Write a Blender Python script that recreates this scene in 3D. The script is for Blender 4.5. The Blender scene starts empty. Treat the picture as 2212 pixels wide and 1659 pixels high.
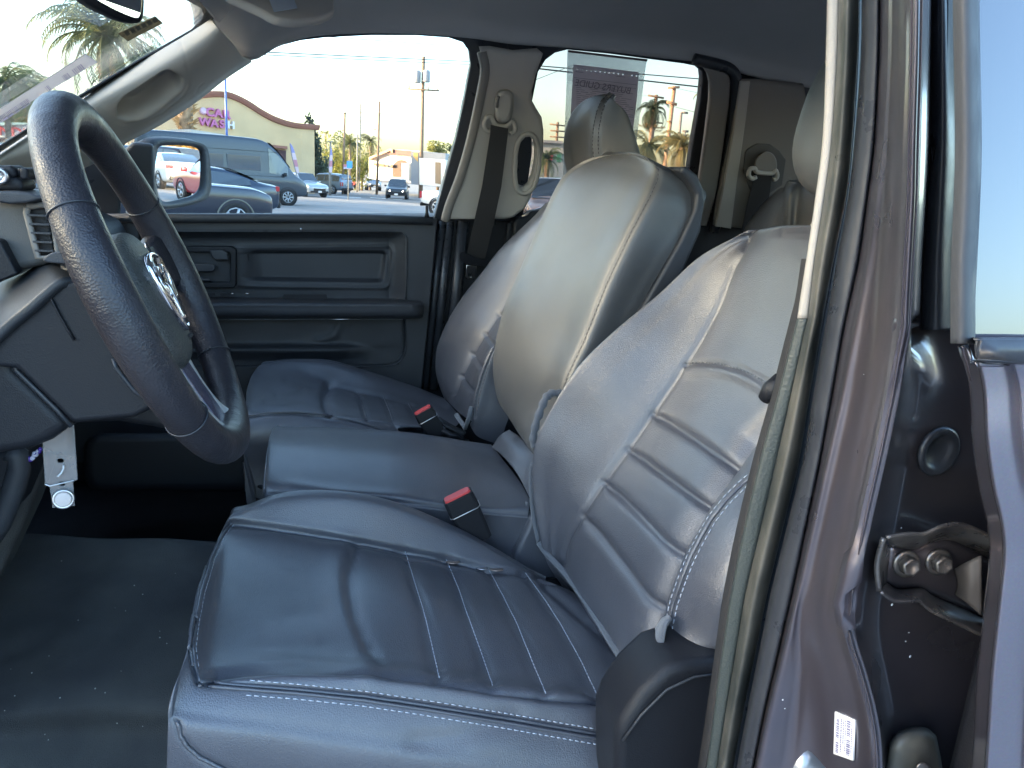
DBG = False
MIRROR_YAW, MIRROR_PITCH = 27, -.5
SUNV = (9, -88)
EXPO = 3.75
import bpy, bmesh, math, random
import numpy as np
from mathutils import Vector, Matrix, noise
from mathutils.bvhtree import BVHTree
random.seed(7)
S = bpy.context.scene
COL = S.collection
V = Vector
# ---------------------------------------------------------------- camera
FPX, IW, IH = 1660.0, 2212.0, 1659.0
CH = 1.49
_y, _p, _r = [math.radians(a) for a in (13.3, 14.8, 3.3)]
CF = V((math.sin(_y)*math.cos(_p), math.cos(_y)*math.cos(_p), -math.sin(_p)))
_R0 = V((math.cos(_y), -math.sin(_y), 0)); _U0 = _R0.cross(CF)
CR = _R0*math.cos(_r)+_U0*math.sin(_r); CU = -_R0*math.sin(_r)+_U0*math.cos(_r)
CC = V((0, 0, CH))
def ray(px, py): return CF*FPX + CR*(px-IW/2) - CU*(py-IH/2)
def at(px, py, Y=None, Z=None, X=None, D=None, pl=None):
    "a point in the place: the sight line of a spot in the picture met with a real plane"
    d = ray(px, py)
    if Y is not None: t = Y/d.y
    elif Z is not None: t = (Z-CH)/d.z
    elif X is not None: t = X/d.x
    elif D is not None: t = D/FPX
    else:
        t = (V(pl[0])-CC).dot(V(pl[1]))/d.dot(V(pl[1]))
    return CC+d*t
def proj(P):
    v = V(P)-CC; w = v.dot(CF)
    return (IW/2+FPX*v.dot(CR)/w, IH/2-FPX*v.dot(CU)/w)
cam = bpy.data.cameras.new('camera'); co = bpy.data.objects.new('camera', cam); COL.objects.link(co)
cam.sensor_width = 36; cam.lens = 36*FPX/IW; cam.clip_start = .02; cam.clip_end = 3000
M = Matrix((CR, CU, -CF)).transposed().to_4x4(); M.translation = CC; co.matrix_world = M
S.camera = co
# ---------------------------------------------------------------- materials
MATS = {}
def mat(name, col, rough=.5, metal=0, bump=0, bscale=300, btype='noise', var=0, vscale=6, coat=0, spec=.5, emit=None, es=1,
        rvar=0, flake=0, dirt=None, soft=0, sscale=12, sheen=0, trans=0, crough=.06):
    if name in MATS: return MATS[name]
    m = bpy.data.materials.new(name); m.use_nodes = True; MATS[name] = m
    nt = m.node_tree; N = nt.nodes; L = nt.links; b = N['Principled BSDF']
    b.inputs['Base Color'].default_value = (*col, 1); b.inputs['Roughness'].default_value = rough
    b.inputs['Metallic'].default_value = metal; b.inputs['Specular IOR Level'].default_value = spec
    b.inputs['Coat Weight'].default_value = coat; b.inputs['Coat Roughness'].default_value = crough
    if sheen: b.inputs['Sheen Weight'].default_value = sheen
    tc = N.new('ShaderNodeTexCoord')
    def noi(sc, det=4):
        n = N.new('ShaderNodeTexNoise'); n.inputs['Scale'].default_value = sc; n.inputs['Detail'].default_value = det
        L.new(tc.outputs['Object'], n.inputs['Vector']); return n
    col_out = None
    if var or dirt:
        n = noi(vscale); mx = N.new('ShaderNodeMixRGB'); mx.blend_type = 'MIX'
        cr = N.new('ShaderNodeValToRGB'); cr.color_ramp.elements[0].position = .35; cr.color_ramp.elements[1].position = .7
        L.new(n.outputs['Fac'], cr.inputs['Fac']); L.new(cr.outputs['Color'], mx.inputs['Fac'])
        mx.inputs[1].default_value = (*[c*(1-var) for c in col], 1)
        mx.inputs[2].default_value = (*(dirt if dirt else [min(1, c*(1+var)) for c in col]), 1)
        L.new(mx.outputs[0], b.inputs['Base Color']); col_out = mx.outputs[0]
    if flake:
        v = N.new('ShaderNodeTexVoronoi'); v.inputs['Scale'].default_value = 900
        L.new(tc.outputs['Object'], v.inputs['Vector'])
        mx = N.new('ShaderNodeMixRGB'); mx.blend_type = 'ADD'; mx.inputs[0].default_value = flake
        mx.inputs[1].default_value = (*col, 1)
        if col_out: L.new(col_out, mx.inputs[1])
        L.new(v.outputs['Color'], mx.inputs[2]); L.new(mx.outputs[0], b.inputs['Base Color'])
    if rvar:
        n = noi(vscale*1.7); mr = N.new('ShaderNodeMapRange')
        mr.inputs['From Min'].default_value = .3; mr.inputs['From Max'].default_value = .7
        mr.inputs['To Min'].default_value = max(.02, rough-rvar); mr.inputs['To Max'].default_value = min(1, rough+rvar)
        L.new(n.outputs['Fac'], mr.inputs['Value']); L.new(mr.outputs[0], b.inputs['Roughness'])
    last = None
    if soft:
        n = noi(sscale, 3); bp = N.new('ShaderNodeBump'); bp.inputs['Strength'].default_value = soft
        bp.inputs['Distance'].default_value = .01; L.new(n.outputs['Fac'], bp.inputs['Height']); last = bp
    if bump:
        if btype == 'noise': n = noi(bscale, 2); o = n.outputs['Fac']
        else:
            n = N.new('ShaderNodeTexVoronoi'); n.feature = 'F1' if btype == 'cell' else 'DISTANCE_TO_EDGE'
            n.inputs['Scale'].default_value = bscale
            # bend the cells a little
            nn = noi(bscale*.35, 2); ad = N.new('ShaderNodeVectorMath'); ad.operation = 'MULTIPLY_ADD'
            L.new(nn.outputs['Color'], ad.inputs[0]); ad.inputs[1].default_value = (1.2/bscale,)*3
            L.new(tc.outputs['Object'], ad.inputs[2]); L.new(ad.outputs[0], n.inputs['Vector'])
            o = n.outputs['Distance']
            if btype == 'leather':
                mr = N.new('ShaderNodeMapRange'); mr.inputs['From Max'].default_value = .25
                L.new(o, mr.inputs['Value']); o = mr.outputs[0]
        bp = N.new('ShaderNodeBump'); bp.inputs['Strength'].default_value = bump; bp.inputs['Distance'].default_value = .001
        L.new(o, bp.inputs['Height'])
        if last: L.new(last.outputs[0], bp.inputs['Normal'])
        last = bp
    if last: L.new(last.outputs[0], b.inputs['Normal'])
    if trans:
        tl = N.new('ShaderNodeBsdfTranslucent'); tl.inputs[0].default_value = (*col, 1)
        if col_out: L.new(col_out, tl.inputs[0])
        ms = N.new('ShaderNodeMixShader'); ms.inputs[0].default_value = trans
        L.new(b.outputs[0], ms.inputs[1]); L.new(tl.outputs[0], ms.inputs[2]); L.new(ms.outputs[0], N['Material Output'].inputs[0])
    if emit:
        b.inputs['Emission Color'].default_value = (*emit, 1); b.inputs['Emission Strength'].default_value = es
    return m
def glass(name, tint=(.9, .95, .95), refl=1.0, rough=0.0, dust=0.0):
    if name in MATS: return MATS[name]
    m = bpy.data.materials.new(name); m.use_nodes = True; MATS[name] = m
    nt = m.node_tree; N = nt.nodes; L = nt.links; N.remove(N['Principled BSDF']); out = N['Material Output']
    tr = N.new('ShaderNodeBsdfTransparent'); tr.inputs[0].default_value = (*tint, 1)
    gl = N.new('ShaderNodeBsdfGlossy'); gl.inputs['Roughness'].default_value = rough; gl.inputs[0].default_value = (1, 1, 1, 1)
    # Schlick reflectance of a thin pane, the same from both sides
    ge = N.new('ShaderNodeNewGeometry'); dt = N.new('ShaderNodeVectorMath'); dt.operation = 'DOT_PRODUCT'
    L.new(ge.outputs['Normal'], dt.inputs[0]); L.new(ge.outputs['Incoming'], dt.inputs[1])
    def mth(op, a, b=None):
        q = N.new('ShaderNodeMath'); q.operation = op; q.use_clamp = False
        for i, v in enumerate((a, b)):
            if v is None: continue
            if isinstance(v, (int, float)): q.inputs[i].default_value = v
            else: L.new(v, q.inputs[i])
        return q.outputs[0]
    f5 = mth('POWER', mth('SUBTRACT', 1.0, mth('ABSOLUTE', dt.outputs['Value'])), 5.0)
    mu = N.new('ShaderNodeMath'); mu.operation = 'MULTIPLY'; mu.inputs[1].default_value = refl
    L.new(mth('ADD', mth('MULTIPLY', f5, .96), .04), mu.inputs[0])
    mx = N.new('ShaderNodeMixShader'); L.new(mu.outputs[0], mx.inputs[0]); L.new(tr.outputs[0], mx.inputs[1]); L.new(gl.outputs[0], mx.inputs[2])
    last = mx
    if dust:
        df = N.new('ShaderNodeBsdfDiffuse'); df.inputs[0].default_value = (.8, .8, .8, 1)
        tc = N.new('ShaderNodeTexCoord'); n = N.new('ShaderNodeTexNoise'); n.inputs['Scale'].default_value = 5; n.inputs['Detail'].default_value = 6
        L.new(tc.outputs['Object'], n.inputs['Vector'])
        mr = N.new('ShaderNodeMapRange'); mr.inputs['From Min'].default_value = .45 if dust < .1 else .1; mr.inputs['From Max'].default_value = .75
        mr.inputs['To Max'].default_value = dust; L.new(n.outputs['Fac'], mr.inputs['Value'])
        m2 = N.new('ShaderNodeMixShader'); L.new(mr.outputs[0], m2.inputs[0]); L.new(mx.outputs[0], m2.inputs[1]); L.new(df.outputs[0], m2.inputs[2]); last = m2
    L.new(last.outputs[0], out.inputs[0])
    return m
leather = mat('seat_leather', (.082, .085, .102), .36, bump=.30, bscale=430, btype='leather', rvar=.05, vscale=9, var=.10, soft=.10, sscale=9, spec=.8, coat=.75, crough=.36)
leather_soft = mat('smooth_leather', (.105, .104, .102), .40, bump=.2, bscale=600, btype='leather', rvar=.06, vscale=8, var=.08, spec=.8, coat=.25, crough=.4)
fleece = mat('grey_backing_cloth', (.12, .13, .15), .95, bump=.6, bscale=500, sheen=.3)
thread = mat('grey_thread', (.5, .53, .6), .7)
threadd = mat('dark_thread', (.05, .05, .06), .7)
plast = mat('dark_grained_plastic', (.040, .043, .050), .48, bump=.3, bscale=900, btype='cell', var=.15, rvar=.06)
plastd = mat('black_plastic', (.014, .015, .019), .5, spec=.35, bump=.2, bscale=700, btype='cell', rvar=.05)
beige = mat('light_grey_trim', (.42, .385, .34), .6, bump=.18, bscale=800, btype='cell', var=.05)
beiged = mat('mid_grey_trim', (.21, .19, .17), .6, bump=.18, bscale=800, btype='cell', var=.05)
headl = mat('headliner_cloth', (.42, .415, .41), .95, bump=.5, bscale=900, var=.04)
rubber = mat('black_rubber', (.03, .033, .04), .36, bump=.15, bscale=250, rvar=.12, vscale=20)
rubberg = mat('worn_rubber_seal', (.05, .055, .05), .42, bump=.2, bscale=250, rvar=.15, vscale=14, var=.35, dirt=(.13, .12, .1))
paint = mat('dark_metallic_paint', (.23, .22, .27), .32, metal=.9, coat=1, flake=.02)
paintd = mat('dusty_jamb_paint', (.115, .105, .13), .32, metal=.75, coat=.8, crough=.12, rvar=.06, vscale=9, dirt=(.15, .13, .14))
floorm = mat('black_vinyl_floor', (.038, .038, .041), .6, bump=.4, bscale=420, btype='leather', rvar=.1, vscale=7, dirt=(.075, .075, .07), var=.2)
metal = mat('satin_metal', (.6, .6, .62), .3, metal=1)
chrome = mat('chrome', (.85, .85, .88), .08, metal=1)
zinc = mat('dusty_hinge_metal', (.10, .095, .10), .34, metal=.7, rvar=.12, vscale=30, dirt=(.24, .22, .20))
webm = mat('black_webbing', (.028, .026, .026), .8, bump=.6, bscale=1100)
redm = mat('red_button', (.6, .06, .06), .4)
whitep = mat('white_paper', (.75, .76, .78), .8)
wglass = glass('window_glass', (.86, .87, .85), 1, dust=.02)
tglass = glass('tinted_glass', (.62, .58, .55), 1, dust=.06)
# ---------------------------------------------------------------- mesh helpers
ORI = {}
def empty(name, loc=(0, 0, 0), parent=None):
    o = bpy.data.objects.new(name, None); COL.objects.link(o); o.empty_display_size = .1
    base = ORI.get(parent.name, V((0, 0, 0))) if parent else V((0, 0, 0))
    o.location = V(loc)-base; o.parent = parent; ORI[o.name] = V(loc); return o
def link(name, me, parent=None, mats=(), smooth=False):
    o = bpy.data.objects.new(name, me); COL.objects.link(o)
    for m in mats: me.materials.append(m)
    if smooth:
        me.polygons.foreach_set('use_smooth', [True]*len(me.polygons))
    if parent:
        o.parent = parent; o.location = -ORI.get(parent.name, V((0, 0, 0)))
        if parent.type == 'MESH' and parent.parent: o.location = (0, 0, 0)
    ORI[o.name] = V((0, 0, 0)); return o
def tag(o, label=None, cat=None, group=None, kind=None):
    for k, v in (('label', label), ('category', cat), ('group', group), ('kind', kind)):
        if v: o[k] = v
    return o
class MB:
    def __init__(s): s.v = []; s.f = []; s.m = []; s.mi = 0; s.sm = []
    def add(s, vs, fs, smooth=False):
        n = len(s.v); s.v += [tuple(p) for p in vs]
        for f in fs: s.f.append([i+n for i in f]); s.m.append(s.mi); s.sm.append(smooth)
    def box(s, c, d, rz=0, R=None):
        c = V(c); R = R or Matrix.Rotation(rz, 3, 'Z')
        vs = [c+R@V((x*d[0]/2, y*d[1]/2, z*d[2]/2)) for x in (-1, 1) for y in (-1, 1) for z in (-1, 1)]
        s.add(vs, [(0, 1, 3, 2), (4, 6, 7, 5), (0, 4, 5, 1), (2, 3, 7, 6), (0, 2, 6, 4), (1, 5, 7, 3)])
    def tube(s, pts, r, n=8, cap=True, closed=False, sq=None):
        pts = [V(p) for p in pts]; k = len(pts); rings = []
        up = None
        for i, p in enumerate(pts):
            a = pts[(i-1) % k] if (i > 0 or closed) else p; b = pts[(i+1) % k] if (i < k-1 or closed) else p
            t = (b-a).normalized()
            if up is None:
                up = V((0, 0, 1)) if abs(t.z) < .9 else V((1, 0, 0))
            x = t.cross(up).normalized(); up = x.cross(t).normalized()
            ri = r[i] if isinstance(r, (list, tuple)) else r
            rings.append([p+(x*math.cos(q*2*math.pi/n)*ri*(sq[0] if sq else 1)+up*math.sin(q*2*math.pi/n)*ri*(sq[1] if sq else 1)) for q in range(n)])
        vs = [v for R in rings for v in R]; fs = []
        for i in range(k if closed else k-1):
            for q in range(n):
                a = i*n+q; b = i*n+(q+1) % n; c = ((i+1) % k)*n+(q+1) % n; d = ((i+1) % k)*n+q
                fs.append((a, b, c, d))
        if cap and not closed: fs += [tuple(range(n-1, -1, -1)), tuple((k-1)*n+q for q in range(n))]
        s.add(vs, fs, True)
    def lathe(s, c, ax, prof, n=24):
        c = V(c); ax = V(ax).normalized(); u = ax.orthogonal().normalized(); w = ax.cross(u)
        vs = []
        for r, h in prof:
            for q in range(n):
                a = q*2*math.pi/n; vs.append(c+ax*h+(u*math.cos(a)+w*math.sin(a))*r)
        fs = []
        for i in range(len(prof)-1):
            for q in range(n): fs.append((i*n+q, i*n+(q+1) % n, (i+1)*n+(q+1) % n, (i+1)*n+q))
        fs.append(tuple(range(n-1, -1, -1))); fs.append(tuple((len(prof)-1)*n+q for q in range(n)))
        s.add(vs, fs, True)
    def loft(s, secs, closed=True, caps=True, smooth=True):
        n = len(secs[0]); vs = [p for q in secs for p in q]; fs = []
        for i in range(len(secs)-1):
            for q in range(n if closed else n-1):
                fs.append((i*n+q, i*n+(q+1) % n, (i+1)*n+(q+1) % n, (i+1)*n+q))
        if caps and closed: fs += [tuple(range(n-1, -1, -1)), tuple((len(secs)-1)*n+q for q in range(n))]
        s.add(vs, fs, smooth)
    def build(s, name, mats, parent=None, bevel=0, seg=2, smooth=None, fixn=True):
        me = bpy.data.meshes.new(name); me.from_pydata(s.v, [], s.f)
        me.polygons.foreach_set('material_index', s.m)
        me.polygons.foreach_set('use_smooth', s.sm if smooth is None else [smooth]*len(s.f))
        if fixn:
            bm = bmesh.new(); bm.from_mesh(me); bmesh.ops.recalc_face_normals(bm, faces=bm.faces); bm.to_mesh(me); bm.free()
        me.update()
        if not isinstance(mats, (list, tuple)): mats = [mats]
        o = link(name, me, parent, mats)
        if bevel:
            b = o.modifiers.new('b', 'BEVEL'); b.width = bevel; b.segments = seg; b.limit_method = 'ANGLE'; b.angle_limit = .6; b.harden_normals = False
            me.polygons.foreach_set('use_smooth', [True]*len(me.polygons))
            w = o.modifiers.new('w', 'WEIGHTED_NORMAL'); w.keep_sharp = False
        return o
def poly_xz(pts, Y0, Y1, name, mats, parent=None, bevel=.01, seg=3):
    "a solid slab: outline in the fore-and-aft plane, given width across the cab"
    k = len(pts); b = MB()
    A = [V((p.x, Y0, p.z)) for p in pts]; B = [V((p.x, Y1, p.z)) for p in pts]
    b.add(A+B, [tuple(range(k)), tuple(range(2*k-1, k-1, -1))]+[(i, i+k, (i+1) % k+k, (i+1) % k) for i in range(k)])
    return b.build(name, mats, parent, bevel, seg)
def slab(px, Y0, Y1, name, mats, parent=None, bevel=.01, seg=3, Yp=None):
    return poly_xz([at(a, b, Y=Yp if Yp else Y0) for a, b in px], Y0, Y1, name, mats, parent, bevel, seg)
def cr(p, n):
    "catmull-rom through a list of points, n steps per span"
    out = []; k = len(p)
    for i in range(k-1):
        p0 = p[i-1] if i > 0 else p[0]*2-p[1]; p1 = p[i]; p2 = p[i+1]; p3 = p[i+2] if i+2 < k else p[-1]*2-p[-2]
        for j in range(n):
            t = j/n
            out.append(.5*((2*p1)+(p2-p0)*t+(2*p0-5*p1+4*p2-p3)*t*t+(3*p1-p0-3*p2+p3)*t**3))
    out.append(p[-1]); return out
def cr2(pts, n): return [tuple(q) for q in cr([np.array(p, float) for p in pts], n)]
def crc(pts, n):
    p = [np.array(q, float) for q in pts]; q = [p[-1]]+p+[p[0], p[1]]
    o = cr(q, n); return [tuple(x) for x in o[n:-n-0][:len(pts)*n]]
SURF = {}
def projA(P):
    v = P-np.array(CC); w = v@np.array(CF)
    return np.stack([IW/2+FPX*(v@np.array(CR))/w, IH/2-FPX*(v@np.array(CU))/w], -1)
def pdist(Q, line):
    "distance of many 2-D points to a polyline"
    d = np.full(len(Q), 1e9); line = np.array(line, float)
    for a, b in zip(line[:-1], line[1:]):
        ab = b-a; t = np.clip(((Q-a)@ab)/max(1e-9, ab@ab), 0, 1); d = np.minimum(d, np.linalg.norm(Q-(a+t[:, None]*ab), axis=1))
    return d
def inside(Q, poly):
    r = np.zeros(len(Q), bool); poly = np.array(poly, float); j = len(poly)-1
    for i in range(len(poly)):
        a, b = poly[i], poly[j]
        c = ((a[1] > Q[:, 1]) != (b[1] > Q[:, 1])) & (Q[:, 0] < (b[0]-a[0])*(Q[:, 1]-a[1])/(b[1]-a[1]+1e-12)+a[0])
        r ^= c; j = i
    return r
def surf(name, net, su, sv, mats, parent=None, grooves=(), dents=(), wr=(0, 1), thick=.008, key=None, off=None, matfn=None, side=None):
    """a smooth surface through a net of points; grooves are sewn seams pulled into it (outline, half width, depth)"""
    net = [[np.array(p, float) for p in r] for r in net]
    rows = [cr(r, sv) for r in net]
    cols = list(zip(*rows)); cols = [cr(list(c), su) for c in cols]
    G = np.array(cols).transpose(1, 0, 2)                 # u, v, 3
    nu, nv = G.shape[:2]
    du = np.gradient(G, axis=0); dv = np.gradient(G, axis=1)
    N = np.cross(du, dv); N /= np.linalg.norm(N, axis=2)[..., None]+1e-12
    P = G.reshape(-1, 3); Nn = N.reshape(-1, 3)
    toC = np.array(CC)-P
    sgn = np.sign((Nn*toC).sum(1)); 
    if np.median(sgn) < 0: Nn = -Nn; flip = True
    else: flip = False
    Q = projA(P); disp = np.zeros(len(P)); vis = ((Nn*toC).sum(1) > 0)
    for g in grooves:
        line, w, dep = g[:3]
        d = pdist(Q, line); disp -= dep*np.exp(-(d/w)**2)*vis
    for poly, edge, dep in dents:
        i = inside(Q, poly); d = pdist(Q, list(poly)+[poly[0]])
        t = np.clip(d/edge, 0, 1); t = t*t*(3-2*t); disp -= dep*t*i
    if wr[0]:
        disp += np.array([wr[0]*(noise.noise(V(p)*wr[1])) for p in P])
    P2 = P+Nn*disp[:, None]
    if off is not None: P2 = off(P2, Q, Nn)
    me = bpy.data.meshes.new(name)
    idx = np.arange(nu*nv).reshape(nu, nv)
    F = np.stack([idx[:-1, :-1], idx[1:, :-1], idx[1:, 1:], idx[:-1, 1:]], -1).reshape(-1, 4)
    if flip: F = F[:, ::-1]
    me.from_pydata(P2.tolist(), [], F.tolist()); me.update()
    if not isinstance(mats, (list, tuple)): mats = [mats]
    o = link(name, me, parent, mats, True)
    if matfn is not None:
        c = Q[F].mean(1); me.polygons.foreach_set('material_index', matfn(c).astype(int).tolist())
    if thick:
        s = o.modifiers.new('s', 'SOLIDIFY'); s.thickness = thick; s.offset = -1
    SURF[key or name] = BVHTree.FromPolygons([V(p) for p in P2.tolist()], F.tolist())
    return o
def on(key, px, py, lift=0):
    d = ray(px, py).normalized(); h = SURF[key].ray_cast(CC, d)
    if h[0] is None: return None
    n = h[1]; n = n if n.dot(d) < 0 else -n
    return h[0]+n*lift, n
def dense(line, step=3):
    out = []
    for a, b in zip(line[:-1], line[1:]):
        k = max(1, int(math.hypot(b[0]-a[0], b[1]-a[1])/step))
        for i in range(k): out.append((a[0]+(b[0]-a[0])*i/k, a[1]+(b[1]-a[1])*i/k))
    out.append(line[-1]); return out
def seamtube(b, key, line, r, lift=0, n=6):
    pts = []
    for q in dense(line, 5):
        h = on(key, *q, lift)
        if h and (not pts or (h[0]-pts[-1]).length < .05): pts.append(h[0])
    if len(pts) > 2: b.tube(pts, r, n)
def stitch(b, key, line, ln=.0045, gap=.0025, r=.0006, lift=.0006):
    pts = []
    for q in dense(line, 1.2):
        h = on(key, *q, lift)
        if h and (not pts or (h[0]-pts[-1]).length < .03): pts.append(h[0])
    i = 0; acc = 0; cur = []
    onn = True
    for a, c in zip(pts[:-1], pts[1:]):
        if onn: cur.append(a)
        acc += (c-a).length
        if onn and acc > ln:
            cur.append(c)
            if len(cur) > 1: b.tube([cur[0], cur[-1]], r, 5)
            cur = []; onn = False; acc = 0
        elif not onn and acc > gap: onn = True; acc = 0; cur = []
def plate(name, outer, holes, pl, th, mats, parent=None, bevel=.004, back=True, key=None):
    """a trim panel cut from sheet: outlines met with the plane pl=(point, normal towards the cab); thickness goes away from the cab"""
    O = V(pl[0]); n = V(pl[1]).normalized(); ex = V((1, 0, 0)); ex = (ex-n*ex.dot(n)).normalized()
    if abs(n.x) > .8: ex = V((0, 1, 0)); ex = (ex-n*ex.dot(n)).normalized()
    ey = n.cross(ex)
    cu = bpy.data.curves.new(name, 'CURVE'); cu.dimensions = '2D'; cu.fill_mode = 'BOTH'
    cu.extrude = max(0.0005, th/2-bevel); cu.bevel_depth = bevel; cu.bevel_resolution = 2; cu.offset = -bevel
    for loop in [outer]+list(holes):
        sp = cu.splines.new('POLY'); sp.points.add(len(loop)-1); sp.use_cyclic_u = True
        for i, q in enumerate(loop):
            P = (at(q[0], q[1], pl=(O, n)) if len(q) == 2 else V(q))-O
            sp.points[i].co = (P.dot(ex), P.dot(ey), 0, 1)
    to = bpy.data.objects.new('tmp', cu); COL.objects.link(to)
    bpy.context.view_layer.update()
    me = bpy.data.meshes.new_from_object(to.evaluated_get(bpy.context.evaluated_depsgraph_get()))
    bpy.data.objects.remove(to)
    Mx = Matrix((ex, ey, n)).transposed().to_4x4(); Mx.translation = O-n*th/2
    me.transform(Mx); me.name = name
    me.materials.clear()
    if not isinstance(mats, (list, tuple)): mats = [mats]
    o = link(name, me, parent, mats, False)
    for p in me.polygons: p.material_index = 0
    bm = bmesh.new(); bm.from_mesh(me); bmesh.ops.remove_doubles(bm, verts=bm.verts, dist=1e-5)
    SURF[key or name] = BVHTree.FromBMesh(bm); bm.to_mesh(me); bm.free()
    return o
def rrect(x0, y0, x1, y1, r, n=5):
    out = []
    for cx, cy, a0 in ((x1-r, y0+r, -90), (x1-r, y1-r, 0), (x0+r, y1-r, 90), (x0+r, y0+r, 180)):
        for i in range(n+1):
            a = math.radians(a0+90*i/n); out.append((cx+r*math.cos(a), cy+r*math.sin(a)))
    return out
def blob(c, h, e=2.6, R=None, n=24, m=16):
    "rounded cushion shape: superellipsoid verts and faces"
    vs = []; fs = []
    f = lambda w: math.copysign(abs(w)**(2/e), w)
    for i in range(m+1):
        th = math.pi*(i/m-.5)
        for j in range(n):
            ph = 2*math.pi*j/n
            p = V((h[0]*f(math.cos(th))*f(math.cos(ph)), h[1]*f(math.cos(th))*f(math.sin(ph)), h[2]*f(math.sin(th))))
            vs.append(V(c)+(R@p if R else p))
    for i in range(m):
        for j in range(n): fs.append((i*n+j, i*n+(j+1) % n, (i+1)*n+(j+1) % n, (i+1)*n+j))
    return vs, fs
def text(name, body, size, loc, rot, m, parent=None, ext=.002, bold=0, align='CENTER', xs=1):
    cu = bpy.data.curves.new(name, 'FONT'); cu.body = body; cu.size = size; cu.extrude = ext; cu.offset = bold; cu.align_x = align; cu.align_y = 'CENTER'
    to = bpy.data.objects.new('tmp', cu); COL.objects.link(to); bpy.context.view_layer.update()
    me = bpy.data.meshes.new_from_object(to.evaluated_get(bpy.context.evaluated_depsgraph_get())); bpy.data.objects.remove(to)
    R = rot.to_4x4(); R.translation = V(loc); me.transform(R@Matrix.Diagonal((xs, 1, 1, 1))); me.materials.clear(); me.name = name
    return link(name, me, parent, [m])
# ================================================================= the truck
T = empty('pickup_truck', (.5, 1.15, 0))
tag(T, 'dark metallic pickup truck seen through its open driver door, grey leather seats inside', 'pickup truck')
def U(*q): return [at(a, b, Y=y) for a, b, y in q]
# ---------------------------------------------------------------- driver seat
def capr(r):
    c = sum(r[2:-1], V((0, 0, 0)))/len(r[2:-1]); return [c+(p-c)*.03-V((-.936, 0, .352))*.010 for p in r]
ds = empty('driver_seat', (.2, .87, .75), T)
cz = [
 [(372,1700,.655),(384,1790,.655),(640,1830,.655),(900,1850,.655),(1150,1850,.655),(1335,1840,.655),(1420,1830,.67)],
 [(372,1560,.655),(388,1600,.65),(640,1640,.65),(900,1680,.65),(1150,1720,.65),(1331,1740,.65),(1420,1740,.67)],
 [(378,1500,.664),(396,1530,.662),(640,1560,.662),(900,1600,.662),(1150,1640,.662),(1329,1668,.662),(1420,1680,.68)],
 [(402,1420,.69),(432,1473,.682),(646,1489,.682),(924,1524,.682),(1150,1562,.682),(1325,1593,.682),(1420,1610,.70)],
 [(408,1395,.70),(446,1452,.70),(627,1446,.70),(825,1456,.70),(1100,1492,.70),(1350,1520,.705),(1430,1540,.72)],
 [(417,1340,.735),(458,1400,.745),(627,1412,.745),(850,1415,.75),(1110,1452,.75),(1372,1478,.745),(1440,1500,.76)],
 [(436,1260,.82),(478,1290,.84),(640,1290,.86),(830,1290,.86),(1050,1330,.86),(1300,1372,.85),(1380,1400,.85)],
 [(462,1185,.95),(500,1180,.965),(640,1180,.975),(800,1200,.98),(1000,1247,.98),(1180,1265,.98),(1240,1280,.98)],
 [(478,1152,1.0),(508,1140,1.01),(600,1141,1.01),(775,1172,1.01),(964,1210,1.01),(1132,1240,1.01),(1190,1262,1.01)],
 [(493,1125,1.03),(530,1100,1.03),(627,1071,1.04),(800,1082,1.04),(974,1143,1.04),(1128,1222,1.04),(1180,1250,1.04)],
 [(500,1130,1.06),(540,1110,1.07),(640,1085,1.07),(800,1095,1.07),(974,1158,1.07),(1128,1240,1.07),(1180,1265,1.07)],
]
net = [U(*r) for r in cz]
bot = [p+V((0, .01, -.16)) for p in net[-1]]; net.append(bot)
# front face: every row gets two more points curling down and back under the front edge
for r in net:
    f = r[0]
    drop = max(.05, f.z-.84)
    r.insert(0, V((f.x+.004, f.y, f.z-drop*.45))); r.insert(0, V((f.x+.02, f.y, f.z-drop)))
G = []
front_seam = [(432,1473),(420,1440),(414,1400),(420,1350),(434,1280),(455,1210),(480,1155),(500,1130)]
near_seam = [(432,1473),(540,1481),(646,1489),(790,1504),(924,1524),(1073,1548),(1200,1570),(1325,1592)]
far_inner = [(503,1130),(577,1138),(680,1154),(775,1172),(875,1191),(964,1208),(1053,1228),(1132,1238)]
ins_curve = [(778,1172),(764,1200),(755,1240),(757,1280),(765,1320),(780,1362),(800,1404),(818,1432),(832,1451)]
st_lines = [[(875,1191),(895,1255),(914,1315),(932,1390),(949,1466)],
            [(964,1208),(990,1270),(1014,1340),(1040,1410),(1066,1486)],
            [(1056,1230),(1088,1290),(1118,1350),(1150,1430),(1181,1503)],
            [(1135,1238),(1180,1300),(1212,1350),(1256,1430),(1295,1513)]]
near_in = [(450,1470),(470,1455),(527,1447),(627,1442),(720,1444),(825,1452),(949,1468),(1066,1488),(1181,1505),(1295,1515),(1380,1500)]
low_seam = [(384,1558),(390,1590),(404,1612),(430,1635),(470,1655),(520,1680)]
G = [(near_seam,7,.004),(front_seam,7,.004),(far_inner,7,.008),(ins_curve[:-1],6,.003),(ins_curve[1:-2],14,.0035),([(x-34,y) for x,y in ins_curve],26,-.003),(near_in,10,.008)]+[(l,5,.003) for l in st_lines]+[(l,14,.003) for l in st_lines]
G += [([(900,1600),(1000,1592),(1110,1548)],24,.0022),(low_seam,5,.003),([(1170,1250),(1260,1330)],14,.004),([(1180,1262),(1330,1400)],8,.004),([(1240,1480),(1330,1500),(1370,1490)],12,.004),
      ([(620,1330),(700,1325)],20,.0012),([(560,1400),(700,1395)],18,.001)]
surf('seat_cushion', net, 36, 18, leather, ds, grooves=G, wr=(.0012, 14), key='dcush', thick=0)
b = MB()
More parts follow.
